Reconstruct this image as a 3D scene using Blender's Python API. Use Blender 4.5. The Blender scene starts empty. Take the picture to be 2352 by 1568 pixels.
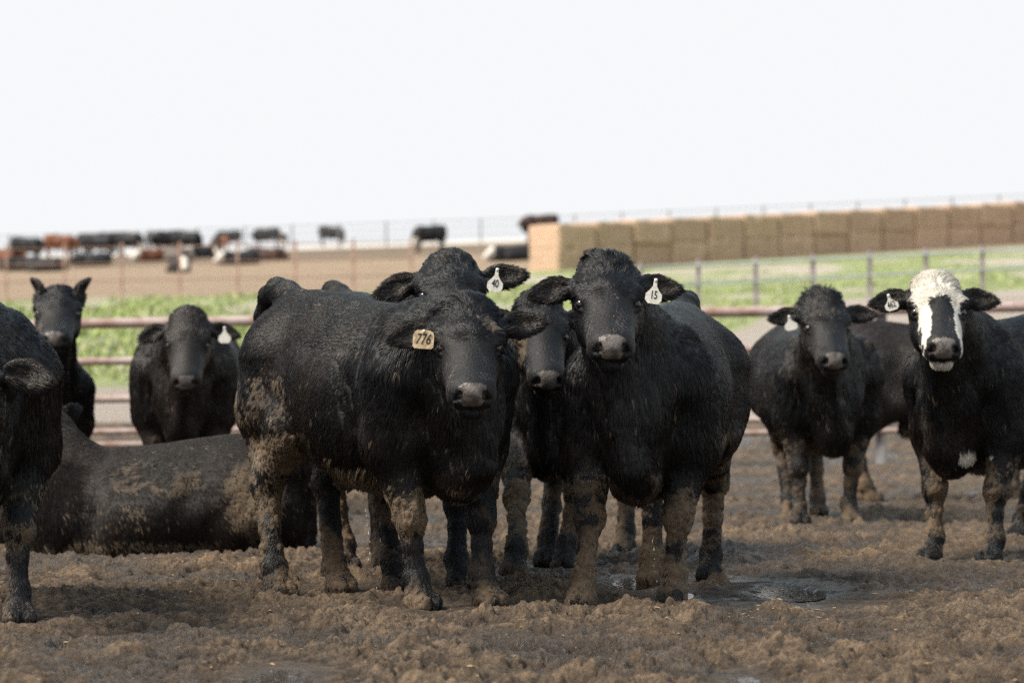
import bpy, math, random
import numpy as np
from mathutils import Vector, Matrix
R = math.radians
rng = np.random.default_rng(7)
random.seed(7)

# ------------------------------------------------------------------ camera, sky, sun, exposure
SC = bpy.context.scene
COL = SC.collection
CAM_H, FPX = 0.94, 6860.0            # camera height (m); focal length in px of a 2352 px wide picture
cam_d = bpy.data.cameras.new('camera')
cam = bpy.data.objects.new('camera', cam_d); COL.objects.link(cam)
cam_d.sensor_width = 36.0
cam_d.lens = 36.0 * FPX / 2352.0
cam_d.clip_start, cam_d.clip_end = 0.5, 6000.0
cam.location = (0, 0, CAM_H)
cam.rotation_euler = (R(90) + math.atan(56.0 / FPX), 0, 0)
cam_d.dof.use_dof = True
cam_d.dof.focus_distance = 11.75
cam_d.dof.aperture_fstop = 3.2
cam_d.dof.aperture_blades = 0
SC.camera = cam

SUN_EL, SUN_AZ = R(48), R(-112)      # azimuth from +Y towards +X: from the left, a little in front of the herd
sdir = Vector((math.sin(SUN_AZ) * math.cos(SUN_EL), math.cos(SUN_AZ) * math.cos(SUN_EL), math.sin(SUN_EL)))
world = bpy.data.worlds.new('World'); SC.world = world
world.use_nodes = True
wn, wl = world.node_tree.nodes, world.node_tree.links
wn.clear()
sky = wn.new('ShaderNodeTexSky'); sky.sky_type = 'NISHITA'; sky.sun_disc = False
sky.sun_elevation = SUN_EL; sky.sun_rotation = SUN_AZ
sky.air_density = 1.0; sky.dust_density = 1.0; sky.ozone_density = 1.0
hs = wn.new('ShaderNodeHueSaturation'); hs.inputs['Saturation'].default_value = 0.80; hs.inputs['Value'].default_value = 1.0
bg = wn.new('ShaderNodeBackground'); bg.inputs['Strength'].default_value = 0.15
wo = wn.new('ShaderNodeOutputWorld')
wl.new(sky.outputs[0], hs.inputs['Color']); mn = wn.new('ShaderNodeMix'); mn.data_type = 'RGBA'; mn.blend_type = 'DARKEN'; mn.inputs[0].default_value = 1.0
mn.inputs[7].default_value = (2.11, 2.145, 2.19, 1)      # thin even overcast: the sky never gets brighter than this
wl.new(hs.outputs[0], mn.inputs[6]); wl.new(mn.outputs[2], bg.inputs['Color']); wl.new(bg.outputs[0], wo.inputs[0])
sun_d = bpy.data.lights.new('sun', 'SUN'); sun_d.energy = 2.2; sun_d.angle = R(24); sun_d.color = (1.0, 0.93, 0.82)
sun = bpy.data.objects.new('sun', sun_d); COL.objects.link(sun)
sun.rotation_euler = sdir.to_track_quat('Z', 'Y').to_euler()
SC.view_settings.view_transform = 'Standard'; SC.view_settings.look = 'None'
SC.view_settings.gamma = 1.0; SC.view_settings.use_curve_mapping = False
SC.view_settings.exposure = 1.55
SC.cycles.max_bounces = 6; SC.cycles.diffuse_bounces = 2; SC.cycles.glossy_bounces = 3
SC.cycles.transmission_bounces = 3; SC.cycles.transparent_max_bounces = 6
SC.cycles.caustics_reflective = False; SC.cycles.caustics_refractive = False
SC.cycles.use_denoising = False; SC.cycles.denoiser = 'OPENIMAGEDENOISE'; SC.cycles.denoising_input_passes = 'RGB_ALBEDO_NORMAL'
SC.cycles.sample_clamp_indirect = 4.0
SC.cycles_curves.shape = 'RIBBONS'

# ------------------------------------------------------------------ small helpers
def at(px, py=None, d=12.0):
    """world point seen at pixel (2352-wide picture) at depth d"""
    return np.array([(px - 1176.0) / FPX * d, d, CAM_H - ((py if py is not None else 840) - 840.0) / FPX * d])

def tag(o, label=None, cat=None, group=None, kind=None):
    for k, v in (('label', label), ('category', cat), ('group', group), ('kind', kind)):
        if v: o[k] = v
    return o

def link(o, parent=None):
    COL.objects.link(o)
    if parent is not None: o.parent = parent
    return o

def mesh_np(name, V, F, mat=None, parent=None, smooth=True):
    """one mesh object from arrays; F is (n,3) or (n,4)"""
    me = bpy.data.meshes.new(name)
    V = np.asarray(V, np.float32); F = np.asarray(F, np.int32)
    n, k = F.shape
    me.vertices.add(len(V)); me.vertices.foreach_set('co', V.ravel())
    me.loops.add(n * k); me.loops.foreach_set('vertex_index', F.ravel())
    me.polygons.add(n)
    me.polygons.foreach_set('loop_start', np.arange(0, n * k, k, dtype=np.int32))
    me.polygons.foreach_set('use_smooth', np.full(n, smooth, dtype=bool))
    me.update(calc_edges=True)
    if mat: me.materials.append(mat)
    return link(bpy.data.objects.new(name, me), parent)

def vcol(ob, name, C):
    a = ob.data.attributes.new(name, 'FLOAT_COLOR', 'POINT')
    C4 = np.ones((len(C), 4), np.float32); C4[:, :3] = C
    a.data.foreach_set('color', C4.ravel())

def vflt(ob, name, C):
    a = ob.data.attributes.new(name, 'FLOAT', 'POINT')
    a.data.foreach_set('value', np.asarray(C, np.float32))

def hsh(ix, iy, iz):
    h = (ix.astype(np.uint32) * np.uint32(374761393) + iy.astype(np.uint32) * np.uint32(668265263) + iz.astype(np.uint32) * np.uint32(2246822519))
    h = (h ^ (h >> np.uint32(13))) * np.uint32(1274126177)
    h = (h ^ (h >> np.uint32(16))) * np.uint32(2654435761)
    return ((h ^ (h >> np.uint32(15))) & np.uint32(0xffffff)).astype(np.float32) / np.float32(0xffffff)

def vnoise(P, f=1.0, seed=0):
    """smooth value noise in 0..1 at points P (N,3)"""
    Q = np.asarray(P, np.float32) * np.float32(f) + np.float32(17.31 * seed + 100.0)
    I = np.floor(Q).astype(np.int64); T = Q - I
    T = T * T * T * (T * (T * 6 - 15) + 10)
    x, y, z = I[:, 0], I[:, 1], I[:, 2]
    out = 0
    for dx in (0, 1):
        wx = T[:, 0] if dx else 1 - T[:, 0]
        for dy in (0, 1):
            wy = T[:, 1] if dy else 1 - T[:, 1]
            for dz in (0, 1):
                wz = T[:, 2] if dz else 1 - T[:, 2]
                out = out + wx * wy * wz * hsh(x + dx, y + dy, z + dz)
    return out

def fbm(P, f=1.0, o=4, seed=0, gain=0.5):
    s, a, n = 0, 1.0, 0
    for i in range(o):
        s = s + a * vnoise(P, f * 2.03 ** i, seed + i); n += a; a *= gain
    return s / n

def sstep(a, b, x):
    t = np.clip((x - a) / (b - a), 0, 1)
    return t * t * (3 - 2 * t)

def nrm(V):
    return V / np.maximum(np.linalg.norm(V, axis=-1, keepdims=True), 1e-9)

# ------------------------------------------------------------------ materials
def new_mat(name):
    m = bpy.data.materials.new(name); m.use_nodes = True
    t = m.node_tree
    return m, t.nodes, t.links, t.nodes['Principled BSDF']

def simple_mat(name, col, rough=0.6, var=0.0, scale=8.0, bump=0.0, spec=0.5, metal=0.0, col2=None, detail=4.0, dist=0.01):
    m, n, l, b = new_mat(name)
    b.inputs['Roughness'].default_value = rough; b.inputs['Specular IOR Level'].default_value = spec
    b.inputs['Metallic'].default_value = metal
    if var or col2 or bump:
        tc = n.new('ShaderNodeTexCoord')
        nz = n.new('ShaderNodeTexNoise'); nz.inputs['Scale'].default_value = scale; nz.inputs['Detail'].default_value = detail
        nz.inputs['Roughness'].default_value = 0.65
        l.new(tc.outputs['Object'], nz.inputs['Vector'])
        cr = n.new('ShaderNodeValToRGB')
        c2 = col2 or tuple(max(0, c * (1 - var)) for c in col)
        cr.color_ramp.elements[0].color = (*c2, 1); cr.color_ramp.elements[1].color = (*col, 1)
        cr.color_ramp.elements[0].position = 0.36; cr.color_ramp.elements[1].position = 0.64
        l.new(nz.outputs[0], cr.inputs[0]); l.new(cr.outputs[0], b.inputs['Base Color'])
        if bump:
            bp = n.new('ShaderNodeBump'); bp.inputs['Strength'].default_value = bump; bp.inputs['Distance'].default_value = dist
            l.new(nz.outputs[0], bp.inputs['Height']); l.new(bp.outputs[0], b.inputs['Normal'])
    else:
        b.inputs['Base Color'].default_value = (*col, 1)
    return m

def attr_mat(name, rough=0.5, spec=0.5, bump=0.0, bscale=60.0, sheen=0.0, rough_attr=None):
    """base colour from the geometry attribute 'tint'"""
    m, n, l, b = new_mat(name)
    a = n.new('ShaderNodeAttribute'); a.attribute_type = 'GEOMETRY'; a.attribute_name = 'tint'
    l.new(a.outputs['Color'], b.inputs['Base Color'])
    b.inputs['Roughness'].default_value = rough; b.inputs['Specular IOR Level'].default_value = spec
    if rough_attr:
        a2 = n.new('ShaderNodeAttribute'); a2.attribute_type = 'GEOMETRY'; a2.attribute_name = rough_attr
        l.new(a2.outputs['Fac'], b.inputs['Roughness'])
    if bump:
        tc = n.new('ShaderNodeTexCoord')
        nz = n.new('ShaderNodeTexNoise'); nz.inputs['Scale'].default_value = bscale; nz.inputs['Detail'].default_value = 5
        bp = n.new('ShaderNodeBump'); bp.inputs['Strength'].default_value = bump; bp.inputs['Distance'].default_value = 0.01
        l.new(tc.outputs['Object'], nz.inputs['Vector']); l.new(nz.outputs[0], bp.inputs['Height']); l.new(bp.outputs[0], b.inputs['Normal'])
    return m

M_HIDE = attr_mat('cattle_hide', rough_attr='rgh', spec=0.36, bump=0.45, bscale=110)
M_FUR = attr_mat('cattle_fur', rough=0.37, spec=0.38)
M_FURD = attr_mat('cattle_fur_dull', rough=0.5, spec=0.2)
M_EYE = simple_mat('eye_dark', (0.006, 0.005, 0.006), rough=0.06, spec=0.8)
M_TAGW = simple_mat('tag_white', (0.84, 0.82, 0.77), rough=0.45, col2=(0.60, 0.55, 0.46), scale=70)
M_TAGY = simple_mat('tag_dirty', (0.76, 0.63, 0.42), rough=0.55, col2=(0.34, 0.21, 0.10), scale=45)
M_INK = simple_mat('tag_ink', (0.012, 0.012, 0.014), rough=0.6)

# ------------------------------------------------------------------ implicit-surface modelling (numpy) for the animals
def smin(a, b, k):
    h = np.clip(0.5 + 0.5 * (b - a) / k, 0, 1)
    return b + (a - b) * h - k * h * (1 - h)

def smax(a, b, k):
    return -smin(-a, -b, k)

def cone(p, a, b, r1, r2):
    a = np.asarray(a, np.float32); b = np.asarray(b, np.float32)
    ab = b - a
    t = np.clip((p - a) @ ab / max(float(ab @ ab), 1e-9), 0, 1)
    return np.linalg.norm(p - a - t[:, None] * ab, axis=1) - (r1 + (r2 - r1) * t)

def ell(p, c, r, M=None):
    q = p - np.asarray(c, np.float32)
    if M is not None: q = q @ M.astype(np.float32)
    r = np.asarray(r, np.float32)
    k0 = np.linalg.norm(q / r, axis=1); k1 = np.linalg.norm(q / (r * r), axis=1)
    return k0 * (k0 - 1) / np.maximum(k1, 1e-6)

def catmull(xs, ys, x):
    """smooth interpolation of stations"""
    xs = np.asarray(xs, float); ys = np.asarray(ys, float)
    m = np.gradient(ys, xs)
    i = np.clip(np.searchsorted(xs, x) - 1, 0, len(xs) - 2)
    h = xs[i + 1] - xs[i]; t = np.clip((x - xs[i]) / h, 0, 1)
    return ((2*t**3 - 3*t**2 + 1) * ys[i] + (t**3 - 2*t**2 + t) * h * m[i] + (-2*t**3 + 3*t**2) * ys[i+1] + (t**3 - t**2) * h * m[i+1]).astype(np.float32)

def surface_nets(f, lo, hi, h, coarse=4):
    """polygonise f(P)=0; f is only sampled finely near the surface"""
    H = h * coarse
    nc = np.ceil((hi - lo) / H).astype(int) + 2
    g = np.stack(np.meshgrid(*[np.arange(n) for n in nc], indexing='ij'), -1).reshape(-1, 3)
    vc = f((lo + g * H).astype(np.float32)).reshape(nc)
    n = (nc - 1) * coarse + 1
    val = np.repeat(np.repeat(np.repeat(vc, coarse, 0), coarse, 1), coarse, 2)[:n[0], :n[1], :n[2]].astype(np.float32)
    near = np.abs(vc) < H * 1.3
    act = np.zeros(nc, bool)
    for dx in (0, 1):
        for dy in (0, 1):
            for dz in (0, 1):
                act[:nc[0]-1, :nc[1]-1, :nc[2]-1] |= near[dx:nc[0]-1+dx, dy:nc[1]-1+dy, dz:nc[2]-1+dz]
    fine = np.zeros(n, bool)
    blk = np.repeat(np.repeat(np.repeat(act, coarse, 0), coarse, 1), coarse, 2)[:n[0], :n[1], :n[2]]
    fine |= blk
    fine[1:] |= blk[:-1]; fine[:, 1:] |= blk[:, :-1]; fine[:, :, 1:] |= blk[:, :, :-1]
    idx = np.argwhere(fine)
    out = np.empty(len(idx), np.float32)
    for s in range(0, len(idx), 400000):
        out[s:s+400000] = f((lo + idx[s:s+400000] * h).astype(np.float32))
    val[fine] = out
    ins = val < 0
    c = ins.astype(np.int8)
    s = sum(c[a:n[0]-1+a, b:n[1]-1+b, d:n[2]-1+d] for a in (0, 1) for b in (0, 1) for d in (0, 1))
    mixed = (s > 0) & (s < 8)
    cells = np.argwhere(mixed)
    vid = np.full(mixed.shape, -1, np.int32); vid[mixed] = np.arange(len(cells))
    acc = np.zeros((len(cells), 3), np.float32); cnt = np.zeros(len(cells), np.float32)
    cor = [(a, b, d) for a in (0, 1) for b in (0, 1) for d in (0, 1)]
    cv = {q: val[cells[:, 0]+q[0], cells[:, 1]+q[1], cells[:, 2]+q[2]] for q in cor}
    for q in cor:
        for ax in range(3):
            if q[ax] == 0:
                r = list(q); r[ax] = 1; r = tuple(r)
                a, b = cv[q], cv[r]
                m = (a < 0) != (b < 0)
                t = np.where(m, a / np.where(m, a - b, 1), 0)
                P = np.tile(np.array(q, np.float32), (len(cells), 1)); P[:, ax] = t
                acc[m] += P[m]; cnt[m] += 1
    V = lo + (cells + acc / cnt[:, None]) * h
    F = []
    for ax in range(3):
        u, w = (ax + 1) % 3, (ax + 2) % 3
        sl0 = [slice(None)] * 3; sl1 = [slice(None)] * 3
        sl0[ax] = slice(0, n[ax]-1); sl1[ax] = slice(1, n[ax])
        a, b = ins[tuple(sl0)], ins[tuple(sl1)]
        e = np.argwhere(a != b)
        e = e[(e[:, u] > 0) & (e[:, w] > 0) & (e[:, u] < n[u]-1) & (e[:, w] < n[w]-1)]
        flip = b[e[:, 0], e[:, 1], e[:, 2]]
        ids = []
        for du, dw in ((1, 1), (0, 1), (0, 0), (1, 0)):
            q = e.copy(); q[:, u] -= du; q[:, w] -= dw
            ids.append(vid[q[:, 0], q[:, 1], q[:, 2]])
        q = np.stack(ids, 1)
        q[flip] = q[flip][:, ::-1]
        F.append(q)
    F = np.concatenate(F)
    return V.astype(np.float32), F[(F >= 0).all(1)]

def vert_normals(V, F):
    N = np.cross(V[F[:, 2]] - V[F[:, 0]], V[F[:, 3 if F.shape[1] == 4 else 2]] - V[F[:, 1]])
    out = np.zeros_like(V)
    for k in range(F.shape[1]):
        for c in range(3):
            out[:, c] += np.bincount(F[:, k], N[:, c], len(V)).astype(np.float32)
    return nrm(out)

# ------------------------------------------------------------------ cattle
BLACK = np.array((0.0046, 0.0044, 0.0053)); DRYMUD = np.array((0.112, 0.076, 0.047)); WETMUD = np.array((0.034, 0.024, 0.017))
ST_X = [-.82, -.77, -.66, -.50, -.30, -.10, .10, .30, .48, .61, .70, .77, .82]
ST_T = [1.04, 1.17, 1.25, 1.28, 1.265, 1.235, 1.215, 1.21, 1.225, 1.18, 1.09, .98, .86]
ST_B = [.88, .76, .70, .66, .58, .51, .465, .46, .48, .52, .55, .58, .66]
ST_W = [.05, .15, .22, .265, .29, .325, .335, .300, .250, .202, .155, .11, .04]

def rot_axes(x, z):
    x = nrm(np.asarray(x, float)); y = nrm(np.cross(z, x)); return np.stack([x, y, np.cross(x, y)], 1)

class Cow:
    """shape of one animal, in its own frame: x forward, y to its left, z up"""
    def __init__(s, pos, phi, scale=1.0, poll=None, hyaw=0.0, hpitch=50.0, hroll=0.0, hscale=1.0, feet=None, ears=(0, 0), earback=(0.0, 0.0), eartwist=0.0,
                 tail='down', lying=False, width=1.0, leg=1.0, hw=1.08):
        s.hd_ = np.array((.97, hw, 1.0))
        s.pos = np.array([pos[0], pos[1], pos[2] if len(pos) > 2 else 0.0]); s.phi = R(phi); s.sc = scale; s.lying = lying; s.width = width; s.leg = leg
        th = s.phi - math.pi / 2
        s.Rz = np.array([[math.cos(th), -math.sin(th), 0], [math.sin(th), math.cos(th), 0], [0, 0, 1]])
        fy, fp = R(hyaw), R(hpitch)
        hx = np.array([math.sin(fy) * math.cos(fp), -math.cos(fy) * math.cos(fp), -math.sin(fp)])
        hl = np.array([math.cos(fy), math.sin(fy), 0.0])
        hz = np.cross(hx, hl)
        c, q = math.cos(R(hroll)), math.sin(R(hroll))
        hl, hz = c * hl + q * hz, -q * hl + c * hz
        s.HM = s.Rz.T @ np.stack([hx, hl, hz], 1)              # head axes in the cow frame
        s.hs = hscale / scale
        s.H0 = s.loc(poll)
        s.Hb = lambda p: ((p - s.H0.astype(np.float32)) @ s.HM.astype(np.float32)) / (s.hd_.astype(np.float32) * np.float32(s.hs))
        dz = -0.66 if lying else 0.0
        s.dz = dz
        dfl = [(.50, -.17), (.50, .17), (-.57, -.17), (-.57, .17)]
        s.feet = []
        for i in range(4):
            if feet is not None and feet[i] is not None:
                w = feet[i]; q = s.loc(np.array([w[0], w[1], s.pos[2]])); s.feet.append((q[0], q[1]))
            else: s.feet.append(dfl[i])
        s.ears, s.earback, s.tail = ears, earback, tail
        s.ear_ax = []
        for k, sd in enumerate((-1, 1)):
            e, bk = R(ears[k]), R(earback[k])
            upv, fr = np.array([-math.sin(fp), 0, math.cos(fp)]), np.array([math.cos(fp), 0, math.sin(fp)])
            a = sd * math.cos(e) * math.cos(bk) * np.array([0, 1., 0]) + math.sin(e) * math.cos(bk) * upv - math.sin(bk) * fr   # elevation: upright
            nf = nrm(.75 * fr + np.array([0, -sd * .10, .45])); nf = nrm(nf - a * (nf @ a))
            tw = R(eartwist) * sd; nf = math.cos(tw) * nf + math.sin(tw) * np.cross(a, nf)
            s.ear_ax.append(np.stack([a, sd * np.cross(nf, a), nf], 1))

    def loc(s, w):  return (s.Rz.T @ (np.asarray(w, float) - s.pos)) / s.sc
    def wld(s, p):  return (np.asarray(p) * s.sc) @ s.Rz.T + s.pos
    def hpt(s, q):  return s.H0 + s.HM @ (np.asarray(q, float) * s.hd_ * s.hs)

    def torso(s, p):
        x = p[:, 0]; xc = np.clip(x, ST_X[0], ST_X[-1])
        t = catmull(ST_X, ST_T, xc) + s.dz; b = np.minimum(catmull(ST_X, ST_B, xc) + s.dz, -.02) if s.lying else catmull(ST_X, ST_B, xc); w = catmull(ST_X, ST_W, xc) * s.width
        h = np.maximum((t - b) / 2, .03); w = np.maximum(w, .03)
        zr = (p[:, 2] - (t + b) / 2) / h
        up = np.clip(zr, 0, 1.5)
        w = w * (1 - (0.48 if s.lying else 0.20) * up ** 1.6) * (1 - .42 * sstep(.15, .50, x) * np.clip(-zr, 0, 1) ** 1.3)
        n = 2.0 if s.lying else 2.25
        m = (np.abs(p[:, 1] / w) ** n + np.abs(zr) ** n) ** (1 / n)
        d = (m - 1) * np.minimum(w, h)
        dx = x - xc
        return np.where(dx != 0, np.sqrt(np.maximum(d, 0) ** 2 + dx * dx), d)

    def legs(s, p):
        d = np.full(len(p), 9.0, np.float32)
        if s.lying:
            for sd in (-1, 1):
                if sd > 0:
                    d = smin(d, cone(p, (-.60, .10, .20), (-.50, .12, .16), .17, .15), .14)
                    continue
                d = smin(d, cone(p, (-.54, sd*.12, .28), (-.34, sd*.20, .15), .19, .12), .14)
                d = smin(d, cone(p, (-.34, sd*.27, .12), (-.64, sd*.30, .08), .10, .07), .05)
                d = smin(d, cone(p, (-.64, sd*.30, .07), (-.36, sd*.33, .05), .07, .05), .03)
                d = smin(d, cone(p, (.46, sd*.20, .34), (.48, sd*.26, .14), .16, .10), .08)
                d = smin(d, cone(p, (.48, sd*.26, .12), (.74, sd*.22, .07), .09, .065), .04)
                d = smin(d, cone(p, (.74, sd*.22, .07), (.46, sd*.16, .05), .06, .05), .03)
            return d
        for i in range(4):
            fx, fy = s.feet[i]; sd = -1 if i % 2 == 0 else 1
            if i < 2:
                ox, oy = fx - .50, fy - sd * .17
                S, E = (.50, sd*.18, .92), (.43 + .15*ox, sd*.215 + .25*oy, .66)
                K = (.485 + .6*ox, sd*.175 + .6*oy, .36)
                T = (fx - .015, fy, .125)
                l = smin(cone(p, S, E, .15, .112), cone(p, E, K, .104, .050), .07)
                l = smin(l, ell(p, K, (.060, .057, .080)), .03)
                C = tuple(np.array(K) * .55 + np.array(T) * .45)
                l = smin(l, cone(p, K, C, .044, .036), .02); l = smin(l, cone(p, C, T, .036, .042), .02)
            else:
                ox, oy = fx + .57, fy - sd * .17
                Hp, Tg = (-.50, sd*.13, .98), (-.50, sd*.150, .80)
                Sf = (-.36 + .25*ox, sd*.185 + .2*oy, .70)
                K = (-.645 + .75*ox, sd*.165 + .7*oy, .455)
                T = (fx - .015, fy, .125)
                l = smin(cone(p, Hp, Tg, .20, .165), cone(p, Tg, Sf, .160, .112), .08)
                l = smin(l, cone(p, Sf, K, .108, .052), .06)
                l = smin(l, cone(p, (-.69, sd*.115, 1.02), (-.66 + .2*ox, sd*.15 + .2*oy, .76), .10, .10), .08)
                l = smin(l, cone(p, (-.66 + .2*ox, sd*.15 + .2*oy, .76), K, .092, .044), .06)
                l = smin(l, ell(p, (K[0] - .015, K[1], K[2]), (.056, .045, .075)), .03)
                C = tuple(np.array(K) * .5 + np.array(T) * .5)
                l = smin(l, cone(p, K, C, .046, .040), .02); l = smin(l, cone(p, C, T, .040, .043), .02)
            l = smin(l, ell(p, T, (.047, .046, .052)), .02)
            l = smin(l, cone(p, T, (fx + .02, fy, .06), .044, .050), .02)
            hoof = smin(ell(p, (fx + .045, fy - .026, .028), (.070, .033, .045)), ell(p, (fx + .045, fy + .026, .028), (.070, .033, .045)), .008)
            l = smin(l, hoof, .02)
            l = smin(l, cone(p, (fx - .055, fy - .02, .10), (fx - .065, fy - .02, .085), .016, .012), .01)
            d = smin(d, l, .03)
        return d

    def head(s, p):
        q = s.Hb(p)
        d = ell(q, (.09, 0, -.115), (.15, .122, .115))
        d = smin(d, ell(q, (.005, 0, -.075), (.085, .088, .080)), .05)
        d = smin(d, ell(q, (.14, 0, -.078), (.12, .112, .062)), .04)
        d = smin(d, cone(q, (.16, 0, -.090), (.40, 0, -.112), .088, .064), .05)
        d = smin(d, cone(q, (.15, 0, -.215), (.375, 0, -.180), .075, .046), .06)
        a = np.abs(q[:, 1]); qa = np.stack([q[:, 0], a, q[:, 2]], 1)
        d = smin(d, ell(qa, (.165, .068, -.195), (.115, .050, .085)), .05)
        d = smin(d, ell(qa, (.29, .050, -.140), (.15, .042, .070)), .04)
        d = smin(d, ell(q, (.428, 0, -.120), (.074, .080, .063)), .04)
        d = smin(d, ell(qa, (.430, .046, -.150), (.052, .036, .034)), .025)
        d = smin(d, ell(qa, (.150, .098, -.058), (.045, .030, .030)), .03)
        d = smax(d, -ell(qa, (.196, .124, -.070), (.034, .020, .018)), .012)
        d = smin(d, cone(qa, (.158, .106, -.072), (.196, .098, -.050), .012, .010), .008)
        d = smin(d, cone(qa, (.180, .116, -.098), (.220, .102, -.086), .009, .008), .008)
        chin = smin(ell(q, (.420, 0, -.205), (.058, .052, .041)), ell(q, (.34, 0, -.20), (.08, .05, .045)), .03)
        d = smax(d, -ell(q, (.452, 0, -.176), (.075, .12, .0055)), .006)
        d = smin(d, chin, .006)
        MM = rot_axes((1, .55, .25), (0, 0, 1)); 
        d = smax(d, -ell(qa, (.484, .050, -.103), (.034, .0135, .021), MM), .008)
        d = smax(d, -ell(qa, (.478, .064, -.120), (.030, .007, .010), MM), .006)
        return d * s.hs

    def ear(s, p, k):
        sd = -1 if k == 0 else 1
        q = s.Hb(p); A = s.ear_ax[k].astype(np.float32)
        b = np.array((.055, sd * .105, -.085), np.float32)
        e = (q - b) @ A
        t = np.clip(e[:, 0] / .19, 0, 1)
        e2 = e.copy(); e2[:, 2] = e[:, 2] + 0.02 * np.sin(t * 3.0)
        e2[:, 1] = (e[:, 1] - .012 + .030 * t * t) / np.interp(t, [0, .25, .55, .8, 1.0], [.60, .90, 1.0, .82, .50])
        d = ell(e2, (.102, .004, 0), (.090, .054, .024))
        d = smin(d, cone(e, (-.01, 0, -.01), (.07, 0, -.004), .036, .030), .03)
        cut = smin(ell(e2, (.110, .002, .020), (.066, .041, .022)), cone(e2, (.045, .0, .030), (.10, .0, .024), .016, .022), .02)
        d = smax(d, -cut, .012)
        return d * s.hs

    def neck(s, p):
        z = s.dz
        hb, hp_, ht = s.hpt((.045, 0, -.135)), s.hpt((-.015, 0, -.075)), s.hpt((.13, 0, -.21))
        d = cone(p, (.46, 0, .94 + z), hb, .205, .118)
        d = smin(d, cone(p, (.36, 0, 1.05 + z), hp_, .14, .085), .08)
        d = smin(d, cone(p, (.60, 0, .70 + z), ht, .12, .070), .08)
        d = smin(d, cone(p, (.78, 0, .58 + z), ht, .040, .045), .07)
        return d

    def body(s, p):
        z = s.dz
        d = s.torso(p)
        a = np.abs(p[:, 1]); pa = np.stack([p[:, 0], a, p[:, 2]], 1)
        d = smin(d, ell(pa, (.47, .20 * s.width, .88 + z), (.17, .10, .28)), .07)
        d = smin(d, ell(pa, (-.745, .09, 1.10 + z), (.05, .04, .05)), .08)
        d = smin(d, ell(p, (.63, 0, .55 + z), (.13, .10, .12)), .08)
        d = smax(d, -ell(pa, (-.36, .40 * s.width, 1.03 + z), (.13, .10, .10)), .10)
        d = smax(d, -ell(pa, (.235, .385 * s.width, .84 + z), (.045, .09, .24)), .07)
        d = smax(d, -ell(pa, (.62, .225, .85 + z), (.05, .085, .24)), .06)
        if s.lying:
            d = smax(d, -ell(pa, (-.27, .36, .42), (.06, .09, .20)), .08)
            d = smax(d, -ell(pa, (.24, .37, .36), (.05, .09, .20)), .08)
        if not s.lying:
            d = smin(d, ell(p, (-.22, 0, .52), (.09, .035, .05)), .05)
        return d

    def tailf(s, p):
        z = s.dz
        if s.tail == 'up':
            pts = [(-.62, 0, 1.21), (-.71, 0, 1.262), (-.785, 0, 1.285), (-.855, 0, 1.262), (-.905, 0, 1.18), (-.925, 0, 1.00), (-.92, .0, .74)]
            rr = [.075, .062, .054, .048, .042, .032, .036]
        else:
            pts = [(-.70, 0, 1.22), (-.79, 0, 1.17), (-.835, 0, 1.02), (-.845, 0, .80), (-.84, .01, .58)]
            rr = [.06, .048, .036, .028, .030]
        d = np.full(len(p), 9.0, np.float32)
        for i in range(len(pts) - 1):
            a, b = np.array(pts[i]) + (0, 0, z), np.array(pts[i+1]) + (0, 0, z)
            if s.lying: a[2] = max(a[2], .06); b[2] = max(b[2], .06)
            d = smin(d, cone(p, a, b, rr[i], rr[i+1]), .015)
        return d

    def f(s, p):
        d = s.body(p)
        d = smin(d, s.legs(p), .06)
        d = smin(d, s.tailf(p), .035)
        d = smin(d, s.neck(p), .09)
        c = s.hpt((.2, 0, -.12)); r = .46 * s.hs
        m = np.linalg.norm(p - c.astype(np.float32), axis=1) < r
        if m.any():
            pm = p[m]
            dm = smin(d[m], s.head(pm), .035)
            for k in (0, 1): dm = smin(dm, s.ear(pm, k), .018)
            d[m] = dm
        if s.lying: d = smax(d, -(p[:, 2] - .0), .05)
        return d

    def box(s):
        P = [s.hpt((x, y, z)) for x in (-.15, .55) for y in (-.36, .36) for z in (-.3, .08)] + [np.array((f[0] + dx, f[1] + dy, 0)) for f in s.feet for dx in (-.12, .15) for dy in (-.1, .1)]
        P += [np.array(q) for q in ((-1.06, -.52, -.03), (.92, .52, 1.46 + s.dz))]
        P = np.array(P)
        return P.min(0) - .04, P.max(0) + .04

def hair_object(name, pts, rad, tint, mat, parent):
    """strands: pts (n,k,3), rad (k,) or (n,k), tint (n,3)"""
    n, k = pts.shape[:2]
    hc = bpy.data.hair_curves.new(name)
    hc.add_curves([k] * n)
    pa = hc.attributes.get('position') or hc.attributes.new('position', 'FLOAT_VECTOR', 'POINT')
    pa.data.foreach_set('vector', np.ascontiguousarray(pts, np.float32).ravel())
    ra = hc.attributes.get('radius') or hc.attributes.new('radius', 'FLOAT', 'POINT')
    ra.data.foreach_set('value', np.ascontiguousarray(np.broadcast_to(rad, (n, k)), np.float32).ravel())
    ta = hc.attributes.new('tint', 'FLOAT_COLOR', 'CURVE')
    C = np.ones((n, 4), np.float32); C[:, :3] = tint
    ta.data.foreach_set('color', C.ravel())
    hc.materials.append(mat)
    return link(bpy.data.objects.new(name, hc), parent)

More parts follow.
